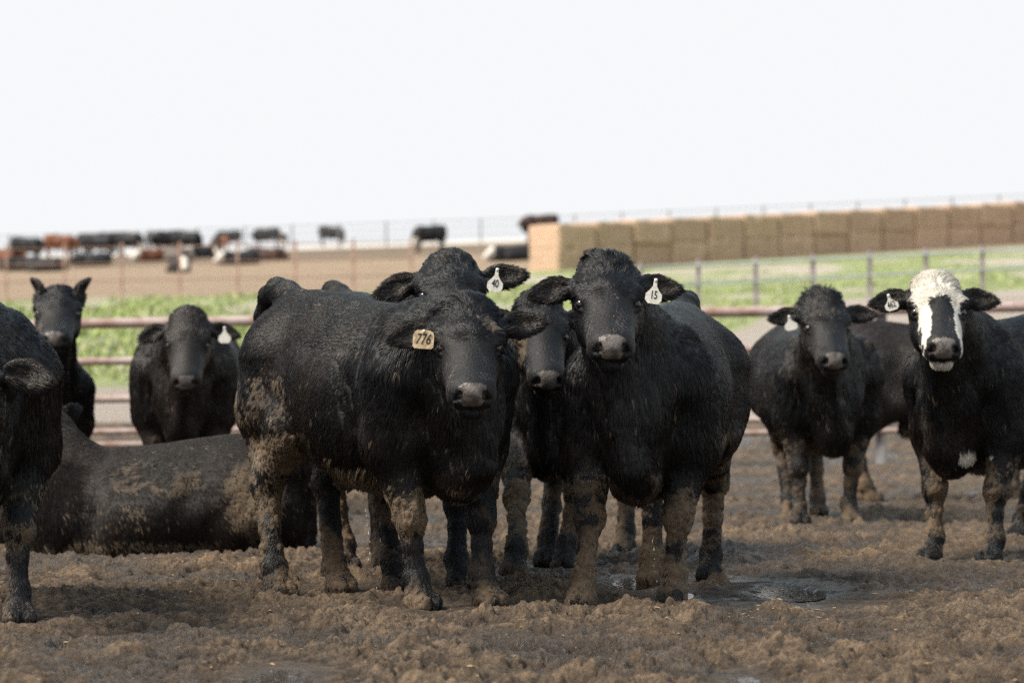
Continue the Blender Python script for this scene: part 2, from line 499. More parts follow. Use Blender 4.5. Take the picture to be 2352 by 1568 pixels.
def cellular(P, f=1.0, seed=0):
    """distance to the nearest and second nearest feature point, and the id of the nearest"""
    Q = np.asarray(P, np.float32) * f + 31.7 * seed + 100.0
    I = np.floor(Q).astype(np.int64); n = len(Q)
    d1 = np.full(n, 9.0, np.float32); d2 = d1.copy(); idn = np.zeros(n, np.float32)
    for dx in (-1, 0, 1):
        for dy in (-1, 0, 1):
            for dz in (-1, 0, 1):
                x, y, z = I[:, 0] + dx, I[:, 1] + dy, I[:, 2] + dz
                c = np.stack([x + hsh(x, y, z), y + hsh(x + 77, y, z + 5), z + hsh(x, y + 91, z + 3)], 1)
                d = np.linalg.norm(Q - c, axis=1).astype(np.float32)
                nw = d < d1
                d2 = np.where(nw, d1, np.minimum(d2, d)); idn = np.where(nw, hsh(x + 13, y + 7, z), idn); d1 = np.where(nw, d, d1)
    return d1, d2, idn

def lerp(a, b, t):
    return a + (b - a) * t

CAMP = np.array([0, 0, CAM_H])

def nose_(q, hd):
    return hd & (q[:, 0] > .455) & (np.abs(q[:, 1]) < np.interp(q[:, 2], [-.15, -.135, -.10, -.07, -.055], [.030, .038, .052, .050, .030])) & (q[:, 2] > -.147) & (q[:, 2] < -.056)

def build_cow(cow, label, group=None, name='beef_steer', h=0.010, hairs=60000, hrad=0.0010, black=BLACK, mud=1.0, patches=(), face=None,
              flecks=0.12, poll_tuft=0.040, coat=1.0, eyes=True, muzzle=True, shaggy=1.0, seed=1):
    g = np.random.default_rng(seed)
    lo, hi = cow.box()
    V, F = surface_nets(cow.f, lo, hi, h / cow.sc)
    N = vert_normals(V, F)
    # ---- regions
    q = cow.Hb(V)
    inb = np.linalg.norm(q - np.array((.2, 0, -.12)), axis=1) < .46
    dh = np.full(len(V), 9.0, np.float32); de = np.full((len(V), 2), 9.0, np.float32)
    if inb.any():
        dh[inb] = cow.head(V[inb])
        for k in (0, 1): de[inb, k] = cow.ear(V[inb], k)
    ear = (de.min(1) < .012) & (dh > .022)
    hd = (dh < .030) & ~ear & (q[:, 0] > -.075)
    dl = cow.legs(V)
    leg = sstep(.06, .0, dl) * sstep(.66, .50, V[:, 2]) * ~(hd | ear) if not cow.lying else np.zeros(len(V), np.float32)
    # ---- mud
    n1, n2, n3 = fbm(V, 5, 4, seed), fbm(V, 16, 3, seed + 9), fbm(V, 42, 3, seed + 20)
    z = V[:, 2]
    m = np.zeros(len(V), np.float32)
    if not cow.lying:
        m = np.maximum(m, leg * sstep(.66, .36, z + (n1 - .5) * .30) * (0.15 + 1.05 * sstep(.41, .62, .5 * n1 + .5 * n2)))
        belly = sstep(.66, .46, z + .10 * sstep(.3, .5, V[:, 0]) + (n1 - .5) * .16) * sstep(.35, -.45, N[:, 2]) * (1 - leg) * ~(hd | ear)
        m = np.maximum(m, .80 * belly * sstep(.36, .56, n2))
    m *= mud * sstep(.0, .03, cow.tailf(V))
    for c, r, a in patches:
        dd = np.linalg.norm((V - np.array(c)) / np.array(r), axis=1)
        m = np.maximum(m, a * sstep(1.15, .45, dd + (n1 - .5) * .8) * sstep(.34, .52, .45 * n2 + .55 * n1))
    m = np.clip(m, 0, 1)
    # muddy lumps stand proud of the hide
    if h < .02:
        c1, c2, cid = cellular(V * np.array((1, 1, .7)), 42, seed)
        lump = sstep(.02, .35, c2 - c1) * (.3 + .7 * cid) * .75 + sstep(.45, .75, n2) * .5
    else: lump = n2; cid = n3
    V = V + N * (m * (lump * .012))[:, None] * (1 if h < .02 else 0)
    if h < .0101:            # damp locks: shallow furrows that run down the coat of neck, shoulder and flank
        lk = fbm(V * np.array((1, 1, .22)) + .05 * (n1[:, None] - .5), 26, 3, seed + 3)
        zone = np.clip(sstep(.05, .40, V[:, 0]) + .6 * sstep(.95, .65, V[:, 2]), 0, 1) * ~(hd | ear | nose_(q, hd)) * (1 - leg)
        V = V - N * (zone * (1 - np.abs(2 * lk - 1) * 2.2).clip(0, 1) * .0055 * shaggy * (0 if cow.lying else 1))[:, None]
        pl = fbm(V, 36, 3, seed + 4) - .5
        V = V + N * (hd * sstep(.17, .04, q[:, 0]) * sstep(-.2, -.1, q[:, 2]) * pl * .022)[:, None]
    # ---- colours of the hide under the coat
    nose = nose_(q, hd)
    tint = np.tile(black * .8, (len(V), 1))
    wht = np.zeros(len(V), np.float32)
    if face is not None:
        wht = face(q, hd, V) * 1.0
        tint = lerp(tint, np.array((.66, .62, .55)), wht[:, None])
    dry = sstep(.35, .65, n1)[:, None]
    mudc = lerp(WETMUD, DRYMUD, dry) * (0.55 + .5 * n3[:, None] + .35 * cid[:, None])
    tint = lerp(tint, mudc, sstep(.15, .85, m + .35 * (n3 - .5) + .25 * (cid - .5))[:, None])
    inear = ear & (np.max([np.einsum('ij,j->i', N, cow.HM @ cow.ear_ax[k][:, 2]) for k in (0, 1)], 0) > .2)
    tint[inear] = np.array((.017, .012, .010))
    rgh = np.full(len(V), .62, np.float32) + .25 * m
    if muzzle:
        inn = nose & ((np.linalg.norm((np.stack([q[:, 0], np.abs(q[:, 1]), q[:, 2]], 1) - np.array((.480, .055, -.106))) / np.array((.06, .022, .026)), axis=1) < 1.0))
        nc = lerp(np.array((.060, .051, .047)), np.array((.165, .143, .131)), sstep(.3, .7, n3)[:, None])
        tint[nose] = nc[nose]; rgh[nose] = .24
        tint[inn & (np.abs(N @ cow.HM[:, 0]) < .75)] *= .35
    V_s = V * cow.sc
    body = mesh_np(name, V_s, F, M_HIDE)
    vcol(body, 'tint', tint); vflt(body, 'rgh', rgh)
    body.location = cow.pos; body.rotation_euler = (0, 0, cow.phi - math.pi / 2)
    tag(body, label, 'steer', group)
    # ---- eyes
    if eyes:
        for sd in (-1, 1):
            c = cow.hpt((.193, sd * .1005, -.0765)) * cow.sc; r = .0245 * cow.hs * cow.sc
            e = ball('eye', c, r, M_EYE, body)
    if hairs:
        # ---- coat: strands rooted all over the hide
        A = V[F[:, 0]]; B = V[F[:, 1]]; Cc = V[F[:, 2]]; D = V[F[:, 3]]
        area = np.linalg.norm(np.cross(Cc - A, D - B), axis=1) * .5
        cen = (A + B + Cc + D) / 4; fn = nrm(N[F].mean(1))
        view = nrm(cow.loc(CAMP) - cen)
        wgt = area * (.22 + .78 * sstep(-.35, .05, (fn * view).sum(1)))
        fhd = hd[F[:, 0]]; fear = ear[F[:, 0]]
        wgt *= np.where(fhd | fear, 2.2, 1.0)
        qe = np.stack([q[:, 0], np.abs(q[:, 1]), q[:, 2]], 1)[F[:, 0]]
        wgt *= ~(np.linalg.norm(qe - np.array((.198, .110, -.070)), axis=1) < .025)
        wgt *= ~nose[F[:, 0]] * (1 - .75 * leg[F[:, 0]] * sstep(.3, .7, m[F[:, 0]]))
        fi = g.choice(len(F), hairs, p=wgt / wgt.sum())
        u, v = g.random((2, hairs, 1))
        P = (A[fi] * (1-u) + B[fi] * u) * (1-v) + (D[fi] * (1-u) + Cc[fi] * u) * v
        n = nrm((N[F[fi, 0]] * (1-u) + N[F[fi, 1]] * u) * (1-v) + (N[F[fi, 3]] * (1-u) + N[F[fi, 2]] * u) * v)
        vi = F[fi, 0]
        mm, lg, ishd, isear, qq, w_ = m[vi], leg[vi], hd[vi], ear[vi], q[vi], wht[vi]
        # flow of the coat
        x, y, zz = P.T
        fl = np.stack([-.55 * np.ones(hairs), .10 * np.sign(y), -.85 + .0 * zz], 1)
        top = sstep(.35, .85, n[:, 2]); fl = lerp(fl, np.array((-1., 0, -.15)), top[:, None] * .8)
        fr = sstep(.40, .75, x) * sstep(.2, .8, n[:, 0]); fl = lerp(fl, np.array((.0, 0., -1.)), fr[:, None])
        fl = lerp(fl, np.array((-.12, 0, -1.)), lg[:, None])
        # head: away from the whorl between the eyes
        whorl = np.array((.205, .0, -.02))
        hv = qq - whorl; rad_ = nrm(hv); back = np.stack([np.where(qq[:, 0] > .2, .6, -.5), np.sign(qq[:, 1]) * .35, -.55 * np.ones(hairs)], 1)
        near = np.exp(-(np.linalg.norm(hv, axis=1) / .16) ** 2)
        hf = lerp(back, rad_, np.clip(near + .35, 0, 1)[:, None])
        pollz = sstep(.08, .0, qq[:, 0])
        hf = lerp(hf, np.stack([-.5 + 0 * y, 1.2 * np.sign(qq[:, 1]) * np.clip(np.abs(qq[:, 1]) / .05, 0, 1), .45 + 0 * y], 1), (pollz * .5)[:, None])
        fl = np.where(ishd[:, None], hf @ cow.HM.T, fl)
        ea = np.where((qq[:, 1] < 0)[:, None], cow.HM @ cow.ear_ax[0][:, 0], cow.HM @ cow.ear_ax[1][:, 0])
        fl = np.where(isear[:, None], ea, fl)
        # locks: slow swirl of the direction
        W = np.stack([fbm(P, 9, 3, seed + 31) - .5, fbm(P, 9, 3, seed + 41) - .5, fbm(P, 9, 3, seed + 51) - .5], 1)
        W2 = np.stack([vnoise(P, 45, seed + 61) - .5, vnoise(P, 45, seed + 71) - .5, vnoise(P, 45, seed + 81) - .5], 1)
        messy = np.where(ishd, .45 + 1.3 * sstep(.20, .12, qq[:, 0]), .45 + .35 * sstep(.1, .5, x)) + .5 * mm
        fl = nrm(fl) + (W * 1.1 + W2 * .55) * messy[:, None] * shaggy
        fl = nrm(fl - n * (fl * n).sum(1, keepdims=True))
        L = np.full(hairs, .019) * coat
        L = np.where(x > .20, lerp(.020, .034, sstep(.20, .50, x) * sstep(.45, .7, fbm(P, 4, 2, seed + 93) + .15)) * coat, L)
        bel = sstep(.78, .52, zz) * (1 - lg) * (0 if cow.lying else 1) * sstep(.52, .30, x) * sstep(.25, -.25, n[:, 2]) * sstep(.0, .05, dl[vi]) * sstep(-.52, -.40, x); L = L * (1 + 1.6 * bel * (.4 + .9 * fbm(P, 11, 2, seed + 97)))
        L = lerp(L, .014, lg)
        L = np.where(ishd, .008 + (.022 * sstep(.24, .15, qq[:, 0]) + (poll_tuft - .030) * sstep(.15, -.03, qq[:, 0] + .10 * (fbm(P, 14, 2, seed + 99) - .5))) * sstep(-.20, -.06, qq[:, 2]) + .006 * sstep(-.14, -.22, qq[:, 2]), L)
        L = np.where(isear, .024, L)
        L = lerp(L, np.minimum(L, .010), lg * sstep(.3, .7, mm))
        L = L * (.55 + .9 * g.random(hairs)) * (.75 + .5 * fbm(P, 22, 2, seed + 91))
        lift = .07 + .11 * g.random(hairs) + .10 * sstep(.52, .75, fbm(P, 12, 2, seed + 95)) * sstep(.0, .4, x)
        lift = np.where(ishd, lift * .9 + (.10 + 6 * max(poll_tuft - .04, 0)) * sstep(.08, -.03, qq[:, 0]), lift) + .30 * bel * (mm > .3) + .10 * lg
        lift = np.where(isear, .30, lift)
        K = 5
        t = np.linspace(0, 1, K)[None, :, None]
        up = n[:, None, :] * (lift * L)[:, None, None] * (t * (2.0 - 1.1 * t))
        pts = P[:, None, :] - n[:, None, :] * .001 + fl[:, None, :] * L[:, None, None] * t + up
        pts[:, :, 2] -= (L[:, None] * .25) * (t[:, :, 0] ** 2) * (n[:, 2] < .5)[:, None]
        # clumping
        cs = np.where(ishd & (qq[:, 0] < .19), .023, .014 + .006 * (mm > .3) + .006 * (x > .2))
        cs = np.where(ishd & (qq[:, 0] < .19), .023, np.where(mm > .3, .020, np.where(x > .2, .018, .014)))
        cell = np.floor((P + .014 * W2 + .05 * W + g.random(3)) / cs[:, None]).astype(np.int64)
        key = (cell[:, 0] * 73856093) ^ (cell[:, 1] * 19349663) ^ (cell[:, 2] * 83492791)
        key = key ^ (np.round(cs * 1000).astype(np.int64) * 2654435761)
        _, inv = np.unique(key, return_inverse=True)
        cnt = np.bincount(inv)
        tip = np.stack([np.bincount(inv, pts[:, -1, c]) / cnt for c in range(3)], 1)[inv]
        tipm = np.stack([np.bincount(inv, pts[:, 2, c]) / cnt for c in range(3)], 1)[inv]
        ck = np.clip(.45 + .45 * mm + .35 * (vnoise(P, 14, seed + 77) - .4), .1, .92) * np.where(ishd, np.where(qq[:, 0] < .19, 1.25, .5), 1.0)
        ck = np.where(isear, .2, ck) * (1 - .7 * sstep(.45, .8, n[:, 2]) * ~ishd)
        pts[:, -1] = lerp(pts[:, -1], tip, ck[:, None]); pts[:, -2] = lerp(pts[:, -2], .5 * (tip + tipm), .8 * ck[:, None]); pts[:, -3] = lerp(pts[:, -3], tipm, .45 * ck[:, None])
        # colour
        cn = g.random(inv.max() + 1)[inv]
        base = np.tile(black, (hairs, 1)) * (.45 + .6 * g.random((hairs, 1)) + .7 * cn[:, None] ** 2)
        brown = sstep(.50, .72, fbm(P, 3.2, 3, seed + 15))[:, None]
        base = lerp(base, np.array((.017, .0100, .0068)), brown * .6)
        base = lerp(base, np.array((.62, .57, .49)) * (.70 + .4 * g.random((hairs, 1))), w_[:, None])
        fk = (fbm(P, 30, 2, seed + 5) > .72) & (cn < flecks) & (g.random(hairs) < .6)
        frnt = sstep(.45, .62, fbm(P, 4, 3, seed + 6))
        fk |= (cn < .035 * flecks * 4 * frnt * sstep(1.25, .75, zz)) & (g.random(hairs) < .25)
        ml = np.where(fk, .75, 0) * (1 - .8 * w_)
        ml = np.maximum(ml, (sstep(.15, .6, m[vi]) > cn) * (.55 + .45 * g.random(hairs)) * (m[vi] > .1))
        mc = lerp(WETMUD, np.array((.150, .112, .076)), np.clip(sstep(.3, .65, n1[vi]) + .5 * fk, 0, 1)[:, None]) * (.6 + .9 * g.random(hairs))[:, None]
        base = lerp(base, mc, ml[:, None])
        base[isear & inear[vi]] = lerp(np.array((.012, .010, .010)), np.array((.10, .075, .05)), (g.random(((isear & inear[vi]).sum(), 1)) > .9) * 1.0)
        rr = hrad * np.array((1.0, .95, .8, .55, .18))[None, :] * (.7 + .6 * g.random((hairs, 1))) * np.where(ml > .3, 1.35, 1.0)[:, None]
        hair_object('coat', pts * cow.sc, rr, base, M_FURD if cow.lying else M_FUR, body)
    return body

def ball(name, c, r, mat, parent, nu=16, nv=10):
    V = [(0, 0, 1)] + [(math.sin(math.pi*i/nv) * math.cos(2*math.pi*j/nu), math.sin(math.pi*i/nv) * math.sin(2*math.pi*j/nu), math.cos(math.pi*i/nv)) for i in range(1, nv) for j in range(nu)] + [(0, 0, -1)]
    me = bpy.data.meshes.new(name)
    F = [(0, 1 + j, 1 + (j+1) % nu) for j in range(nu)]
    F += [(1+(i-1)*nu+j, 1+i*nu+j, 1+i*nu+(j+1) % nu, 1+(i-1)*nu+(j+1) % nu) for i in range(1, nv-1) for j in range(nu)]
    b = 1 + (nv-2)*nu; F += [(b+j, len(V)-1, b+(j+1) % nu) for j in range(nu)]
    r = np.broadcast_to(r, 3)
    me.from_pydata([(c[0]+v[0]*r[0], c[1]+v[1]*r[1], c[2]+v[2]*r[2]) for v in V], [], F)
    me.polygons.foreach_set('use_smooth', [True] * len(F)); me.materials.append(mat)
    return link(bpy.data.objects.new(name, me), parent)

#MAIN#
# ------------------------------------------------------------------ the lie of the land
TD = [-30, 25, 30, 36, 42, 55, 80, 120, 170, 186, 215, 290, 420, 3200]
TZ = [0, 0, .05, .41, .75, 1.48, 2.92, 4.90, 7.65, 8.62, 9.9, 13.2, 15.5, 30]

def land(x, y):
    """smooth height of the ground"""
    x = np.asarray(x, float); y = np.asarray(y, float)
    z = np.interp(y, TD, TZ)
    tr = .046 * sstep(45, 62, y); tl = .018 * sstep(60, 80, y) + .016 * sstep(90, 150, y)
    xx = np.clip(x, -60, 60)
    return z + np.where(xx > 0, tr * xx, tl * xx)

def gpx(px, py):
    """flat-ground point under a pixel"""
    return at(px, py, CAM_H * FPX / (py - 840.0))

def land_px(px, py):
    """point where the pixel meets the rising ground"""
    d = np.arange(14, 260, .25)
    X = (px - 1176.0) / FPX * d
    sy = 840 - (land(X, d) - CAM_H) / d * FPX
    i = np.argmax(sy < py) if (sy < py).any() else np.argmin(sy)
    return np.array([X[i], d[i], float(land(X[i], d[i]))])

HOLES = []          # (x, y, rx, ry, depth): puddles and wallows
for px, py, wx, dp in ((1806, 1351, 70, .03), (1448, 1331, 34, .03), (640, 1556, 60, .03), (1722, 1562, 34, .03), (1560, 1354, 26, .03)):
    p = gpx(px, py); HOLES.append((p[0], p[1], wx / FPX * p[1], wx / FPX * p[1] * 1.7 + .16, dp))
FEET = [tuple(gpx(*q)[:2]) for q in ((1340, 1382), (1546, 1376), (1497, 1332), (1632, 1322), (960, 1388), (1112, 1381), (632, 1360), (772, 1350), (905, 1346), (1052, 1340), (790, 1302), (1185, 1312), (1300, 1296), (1258, 1290), (2143, 1278), (2281, 1285), (1835, 1198), (1951, 1196), (1812, 1182), (1878, 1178), (40, 1420), (1992, 1146))]
MOUNDS = []
for px, py, wx, ht in ((1790, 1410, 70, .055), (1650, 1338, 30, .06), (1620, 1402, 60, .05), (1180, 1425, 50, .06), (2200, 1500, 80, .06), (1800, 1500, 70, .06), (300, 1500, 60, .05), (940, 1492, 60, .05)):
    p = gpx(px, py); MOUNDS.append((p[0], p[1], wx / FPX * p[1], wx / FPX * p[1] * .9, ht))

def mud_relief(x, y):
    """clods, hoof pits and puddle hollows of the feedlot floor"""
    P = np.stack([x, y, np.zeros_like(x)], 1).astype(np.float32)
    n1 = fbm(P, 1.3, 3, 2); n2 = fbm(P, 4.2, 3, 5); n3 = fbm(P, 11, 3, 8); n4 = fbm(P, 30, 3, 11)
    wv = np.stack([n3 - .5, n4 - .5, 0 * n3], 1)
    c1, c2, cid = cellular(P + .10 * wv, 8.0, 4)
    k1, k2, kid = cellular(P + .035 * wv[:, ::-1], 18.0, 6)
    p1, _, pid = cellular(P * np.array((1, .8, 1)), 2.6, 9)
    churn = sstep(.35, .6, n2)
    h = .055 * (n1 - .5) + .050 * (n2 - .5) - .012
    clod = np.sqrt(np.clip(1 - (c1 / .62) ** 2, 0, 1)) * sstep(.30, .9, cid)
    r1 = fbm(P * np.array((1, .8, 1)) + .06 * wv, 5.5, 6, 21, gain=.64)
    r2 = 1 - np.abs(2 * fbm(P + .05 * wv, 11.0, 5, 25, gain=.66) - 1) * 2.2
    h = h + .105 * (r1 - .5) + .044 * (np.clip(r2, 0, 1) - .4) * (.4 + .6 * churn)
    h = h + clod * .016 * churn * (cid > .85) + np.sqrt(np.clip(1 - (k1 / .6) ** 2, 0, 1)) * sstep(.7, .97, kid) * .010
    e1, e2, eid = cellular(P + .02 * (n4[:, None] - .5), 34.0, 13)
    h = h + np.sqrt(np.clip(1 - (e1 / .6) ** 2, 0, 1)) * sstep(.5, .95, eid) * .008 + .016 * (n3 - .5) + .026 * (n4 - .5)
    h = h - .010 * sstep(.14, .0, c2 - c1) * churn
    pit = sstep(.24, .12, p1) * (pid > .35) - .35 * sstep(.36, .28, p1) * sstep(.2, .27, p1) * (pid > .35)
    h = h - .038 * pit
    wet = np.clip(sstep(.55, .42, n1) * .8 + .6 * sstep(.0, -.05, h), 0, 1)
    for cx, cy, rx, ry, dp in HOLES:
        r = np.sqrt(((x - cx) / rx) ** 2 + ((y - cy) / ry) ** 2) + .45 * (n2 - .5) + .5 * (n3 - .5)
        r = r * np.where(y < cy, .72, 1.0); m = sstep(1.25, .85, r); rim = sstep(3.0, 1.8, r) * (1 - m); h = lerp(h, np.clip(h, -.0135, -.007), rim); h = lerp(h, -.024 + .012 * (n4 - .5), m); wet = np.maximum(wet, sstep(2.0, .9, r))
    for cx, cy in FEET:
        near_ = (np.abs(x - cx) < .5) & (np.abs(y - cy) < .9)
        r = np.hypot(x[near_] - cx, (y[near_] - cy) * .6); h[near_] = lerp(h[near_], -.012 + .35 * h[near_], sstep(.26, .10, r))
    for cx, cy, rx, ry, ht in MOUNDS:
        r = np.sqrt(((x - cx) / rx) ** 2 + ((y - cy) / ry) ** 2) + .5 * (n3 - .5)
        m = np.clip(1 - r * r, 0, 1); h = h + ht * m; wet = wet * (1 - .7 * m)
    return h, wet, n1, n2, n3, n4, cid

# ground: one sheet, its rows and columns closest where the picture needs them
ys = np.concatenate([np.linspace(-30, 4, 18), np.linspace(4.3, 8.2, 40), 8.25 * 1.00115 ** np.arange(0, 520)])
ys = np.concatenate([ys, ys[-1] * 1.0020 ** np.arange(1, 400)]); ys = ys[ys < 29.5]
ys = np.concatenate([ys, 29.5 * 1.010 ** np.arange(0, 470)]); ys = ys[ys < 3100]
us = np.linspace(-1, 1, 761); us = .42 * us + .58 * us ** 3
w = .40 * np.maximum(ys, 0) + 3 + .7 * np.maximum(ys - 30, 0)
GX = (us[None, :] * w[:, None]).ravel(); GY = np.repeat(ys, len(us))
GZ = land(GX, GY)
near = (GY < 34) & (GY > 2)
hh = np.zeros_like(GX); wet = np.zeros_like(GX); col = np.zeros((len(GX), 3))
h_, wet_, n1, n2, n3, n4, cid = mud_relief(GX[near], GY[near])
fade = np.where(GY[near] > 24, .7, 1.0)
hh[near] = h_ * fade; wet[near] = wet_
dryc = lerp(np.array((.096, .064, .040)), np.array((.250, .170, .104)), sstep(.40, .62, .35 * n3 + .35 * n4 + .3 * fbm(np.stack([GX[near], GY[near], 0 * GX[near]], 1), 60, 2, 61))[:, None])
dryc = lerp(dryc, np.array((.135, .095, .064)), (sstep(.4, .7, n2) * .5)[:, None])
wetc = lerp(np.array((.044, .031, .021)), np.array((.080, .056, .037)), n4[:, None])
dryness = sstep(-.030, .030, h_ + .02 * (n2 - .5) + .02 * (n4 - .5)) * (1 - .75 * wet_)
col[near] = lerp(wetc, dryc, dryness[:, None]) * (.8 + .4 * cid[:, None])
far = ~near
P = np.stack([GX, GY * .5, GX * 0], 1)
f1, f2 = fbm(P[far], .35, 3, 3), fbm(P[far], 1.6, 3, 4)
fx, fy = GX[far], GY[far]
dirt = lerp(np.array((.24, .165, .105)), np.array((.34, .245, .16)), f2[:, None])
lane = lerp(np.array((.33, .27, .22)), np.array((.42, .36, .31)), f1[:, None])
green = lerp(np.array((.19, .22, .075)), np.array((.32, .36, .15)), f2[:, None])
straw = np.array((.36, .32, .23))
green = lerp(green, np.array((.46, .39, .33)), (sstep(.52, .60, f1) * sstep(62, 75, fy) * (fx > -2) * sstep(104, 96, fy))[:, None])
green = lerp(green, straw, (sstep(.56, .70, f1) * .8)[:, None])
pale = lerp(np.array((.52, .46, .38)), np.array((.60, .55, .48)), f2[:, None])
gb = 41.5 + np.where(fx > 0, 3.4, .1) * np.clip(fx, -40, 7) + 3 * (f1 - .5)                 # where the grass starts
ge = np.where(fx > 0, 109 + .3 * fx, 84 + .25 * fx) + 8 * (f1 - .5)        # where it ends
cc = lerp(dirt * .8, lane, sstep(30.5, 33, fy + 2 * (f1 - .5))[:, None])
cc = lerp(cc, green, sstep(-.8, .8, fy - gb)[:, None])
cc = lerp(cc, dirt, sstep(-2, 2, fy - ge)[:, None])
cc = lerp(cc, dirt * .42, (sstep(140, 165, fy) * .8 * sstep(.3, .5, f2 + .15))[:, None])
cc = lerp(cc, pale, sstep(184, 188, fy)[:, None])
col[far] = cc
GZ = GZ + hh
nr, ncol = len(ys), len(us)
i = np.arange(nr - 1)[:, None] * ncol + np.arange(ncol - 1)[None, :]
GF = np.stack([i, i + 1, i + 1 + ncol, i + ncol], -1).reshape(-1, 4)
m, n, l, b = new_mat('feedlot_soil')
a = n.new('ShaderNodeAttribute'); a.attribute_name = 'tint'
aw = n.new('ShaderNodeAttribute'); aw.attribute_name = 'rgh'
tc = n.new('ShaderNodeTexCoord')
nz = n.new('ShaderNodeTexNoise'); nz.inputs['Scale'].default_value = 80; nz.inputs['Detail'].default_value = 8; nz.inputs['Roughness'].default_value = .7
nz2 = n.new('ShaderNodeTexNoise'); nz2.inputs['Scale'].default_value = 62; nz2.inputs['Detail'].default_value = 8; nz2.inputs['Roughness'].default_value = .7
l.new(tc.outputs['Object'], nz.inputs['Vector']); l.new(tc.outputs['Object'], nz2.inputs['Vector'])
mr = n.new('ShaderNodeMapRange'); mr.inputs[1].default_value = .3; mr.inputs[2].default_value = .7; mr.inputs[3].default_value = .30; mr.inputs[4].default_value = 1.75
l.new(nz2.outputs[0], mr.inputs[0])
mx = n.new('ShaderNodeMix'); mx.data_type = 'RGBA'; mx.blend_type = 'MULTIPLY'; mx.inputs[0].default_value = 1
l.new(a.outputs['Color'], mx.inputs[6]); l.new(mr.outputs[0], mx.inputs[7]); l.new(mx.outputs[2], b.inputs['Base Color'])
l.new(aw.outputs['Fac'], b.inputs['Roughness']); b.inputs['Specular IOR Level'].default_value = .5
bp = n.new('ShaderNodeBump'); bp.inputs['Strength'].default_value = 1.0; bp.inputs['Distance'].default_value = .035
l.new(nz.outputs[0], bp.inputs['Height']); l.new(bp.outputs[0], b.inputs['Normal'])
ground = mesh_np('ground', np.stack([GX, GY, GZ], 1), GF, m)
vcol(ground, 'tint', col)
vflt(ground, 'rgh', np.where(near, .92 - .62 * sstep(.45, 1.0, wet), .95))
tag(ground, kind='structure')

# standing water in the hollows
mw, n, l, b = new_mat('muddy_water')
b.inputs['Base Color'].default_value = (.035, .026, .018, 1); b.inputs['Roughness'].default_value = .05; b.inputs['Specular IOR Level'].default_value = .6
tcw = n.new('ShaderNodeTexCoord'); nw = n.new('ShaderNodeTexNoise'); nw.inputs['Scale'].default_value = 28
bw = n.new('ShaderNodeBump'); bw.inputs['Strength'].default_value = .45; bw.inputs['Distance'].default_value = .01
l.new(tcw.outputs['Object'], nw.inputs['Vector']); l.new(nw.outputs[0], bw.inputs['Height']); l.new(bw.outputs[0], b.inputs['Normal'])
for cx, cy, rx, ry, dp in HOLES:
    t = np.linspace(0, 2 * math.pi, 40, endpoint=False)
    V = np.stack([cx + 1.25 * rx * np.cos(t), cy + 1.25 * ry * np.sin(t), np.full(40, -.0165)], 1)
    V = np.concatenate([V, [[cx, cy, -.0165]]])
    F = [(k, (k + 1) % 40, 40) for k in range(40)]
    tag(mesh_np('puddle', V, F, mw), kind='structure')

# ------------------------------------------------------------------ pipe fences
def tube_path(pts, r, nseg=10):
    pts = np.asarray(pts, float); V = []; F = []
    for i, p in enumerate(pts):
        t = nrm(pts[min(i + 1, len(pts) - 1)] - pts[max(i - 1, 0)])
        u = nrm(np.cross(t, (0, 0, 1) if abs(t[2]) < .9 else (1, 0, 0))); v = np.cross(t, u)
        for k in range(nseg):
            a = 2 * math.pi * k / nseg; V.append(p + r * (math.cos(a) * u + math.sin(a) * v))
    for i in range(len(pts) - 1):
        for k in range(nseg):
            F.append((i*nseg+k, i*nseg+(k+1) % nseg, (i+1)*nseg+(k+1) % nseg, (i+1)*nseg+k))
    for base in (0, (len(pts) - 1) * nseg):
        V.append(pts[0 if base == 0 else -1]); c = len(V) - 1
        for k in range(nseg): F.append((base + k, base + (k+1) % nseg, c, c))
    return np.array(V), np.array(F)

def tube(name, pts, r, mat, parent, nseg=10):
    V, F = tube_path(pts, r, nseg)
    me = bpy.data.meshes.new(name)
    me.from_pydata([tuple(v) for v in V], [], [tuple(dict.fromkeys(f)) for f in F.tolist()])
    me.polygons.foreach_set('use_smooth', [True] * len(me.polygons)); me.materials.append(mat)
    return link(bpy.data.objects.new(name, me), parent)

def empty(name, loc, label, cat, group=None):
    o = bpy.data.objects.new(name, None); o.location = loc; COL.objects.link(o)
    return tag(o, label, cat, group)

M_RUST = simple_mat('rusty_pipe', (.46, .37, .34), rough=.45, col2=(.27, .155, .115), scale=6, spec=.5)
M_RUSTD = simple_mat('rust_dark', (.30, .17, .12), rough=.75, col2=(.26, .16, .12), scale=5)
M_STEEL = simple_mat('weathered_steel', (.20, .19, .185), rough=.65, col2=(.13, .11, .105), scale=5)
M_BLUE = simple_mat('bluish_pipe', (.42, .47, .48), rough=.45, col2=(.30, .33, .34), scale=4)
M_POSTD = simple_mat('dark_post', (.26, .21, .22), rough=.7, col2=(.14, .11, .12), scale=4)

FY = 27.6
fence = empty('pipe_fence', (0, FY, 0), 'rusty pipe fence with four rails behind the black cattle in the muddy pen', 'fence')
fz = lambda x: .018 * x
for hz, r in ((1.40, .050), (1.05, .040), (.70, .038), (.40, .030), (.28, .030)):
    xs = np.linspace(-9.4, 9.4, 9)
    tube('rail', [(x, 0, hz + fz(x)) for x in xs], r, M_RUST, fence)
for k, x in enumerate((-8.58, -5.58, -2.36, .42, 3.42, 6.42, 8.9)):
    p = tube('post', [(x, .085, -.3), (x, .085, 1.48 + fz(x))], .055, M_STEEL, fence, 12)
    V, F = tube_path([(x - .09, .01, .36 + fz(x)), (x + .09, .01, .36 + fz(x))], .075, 12)
    tube('clamp', [(x - .08, .02, .40 + fz(x)), (x + .08, .02, .40 + fz(x))], .055, M_STEEL, p, 12)

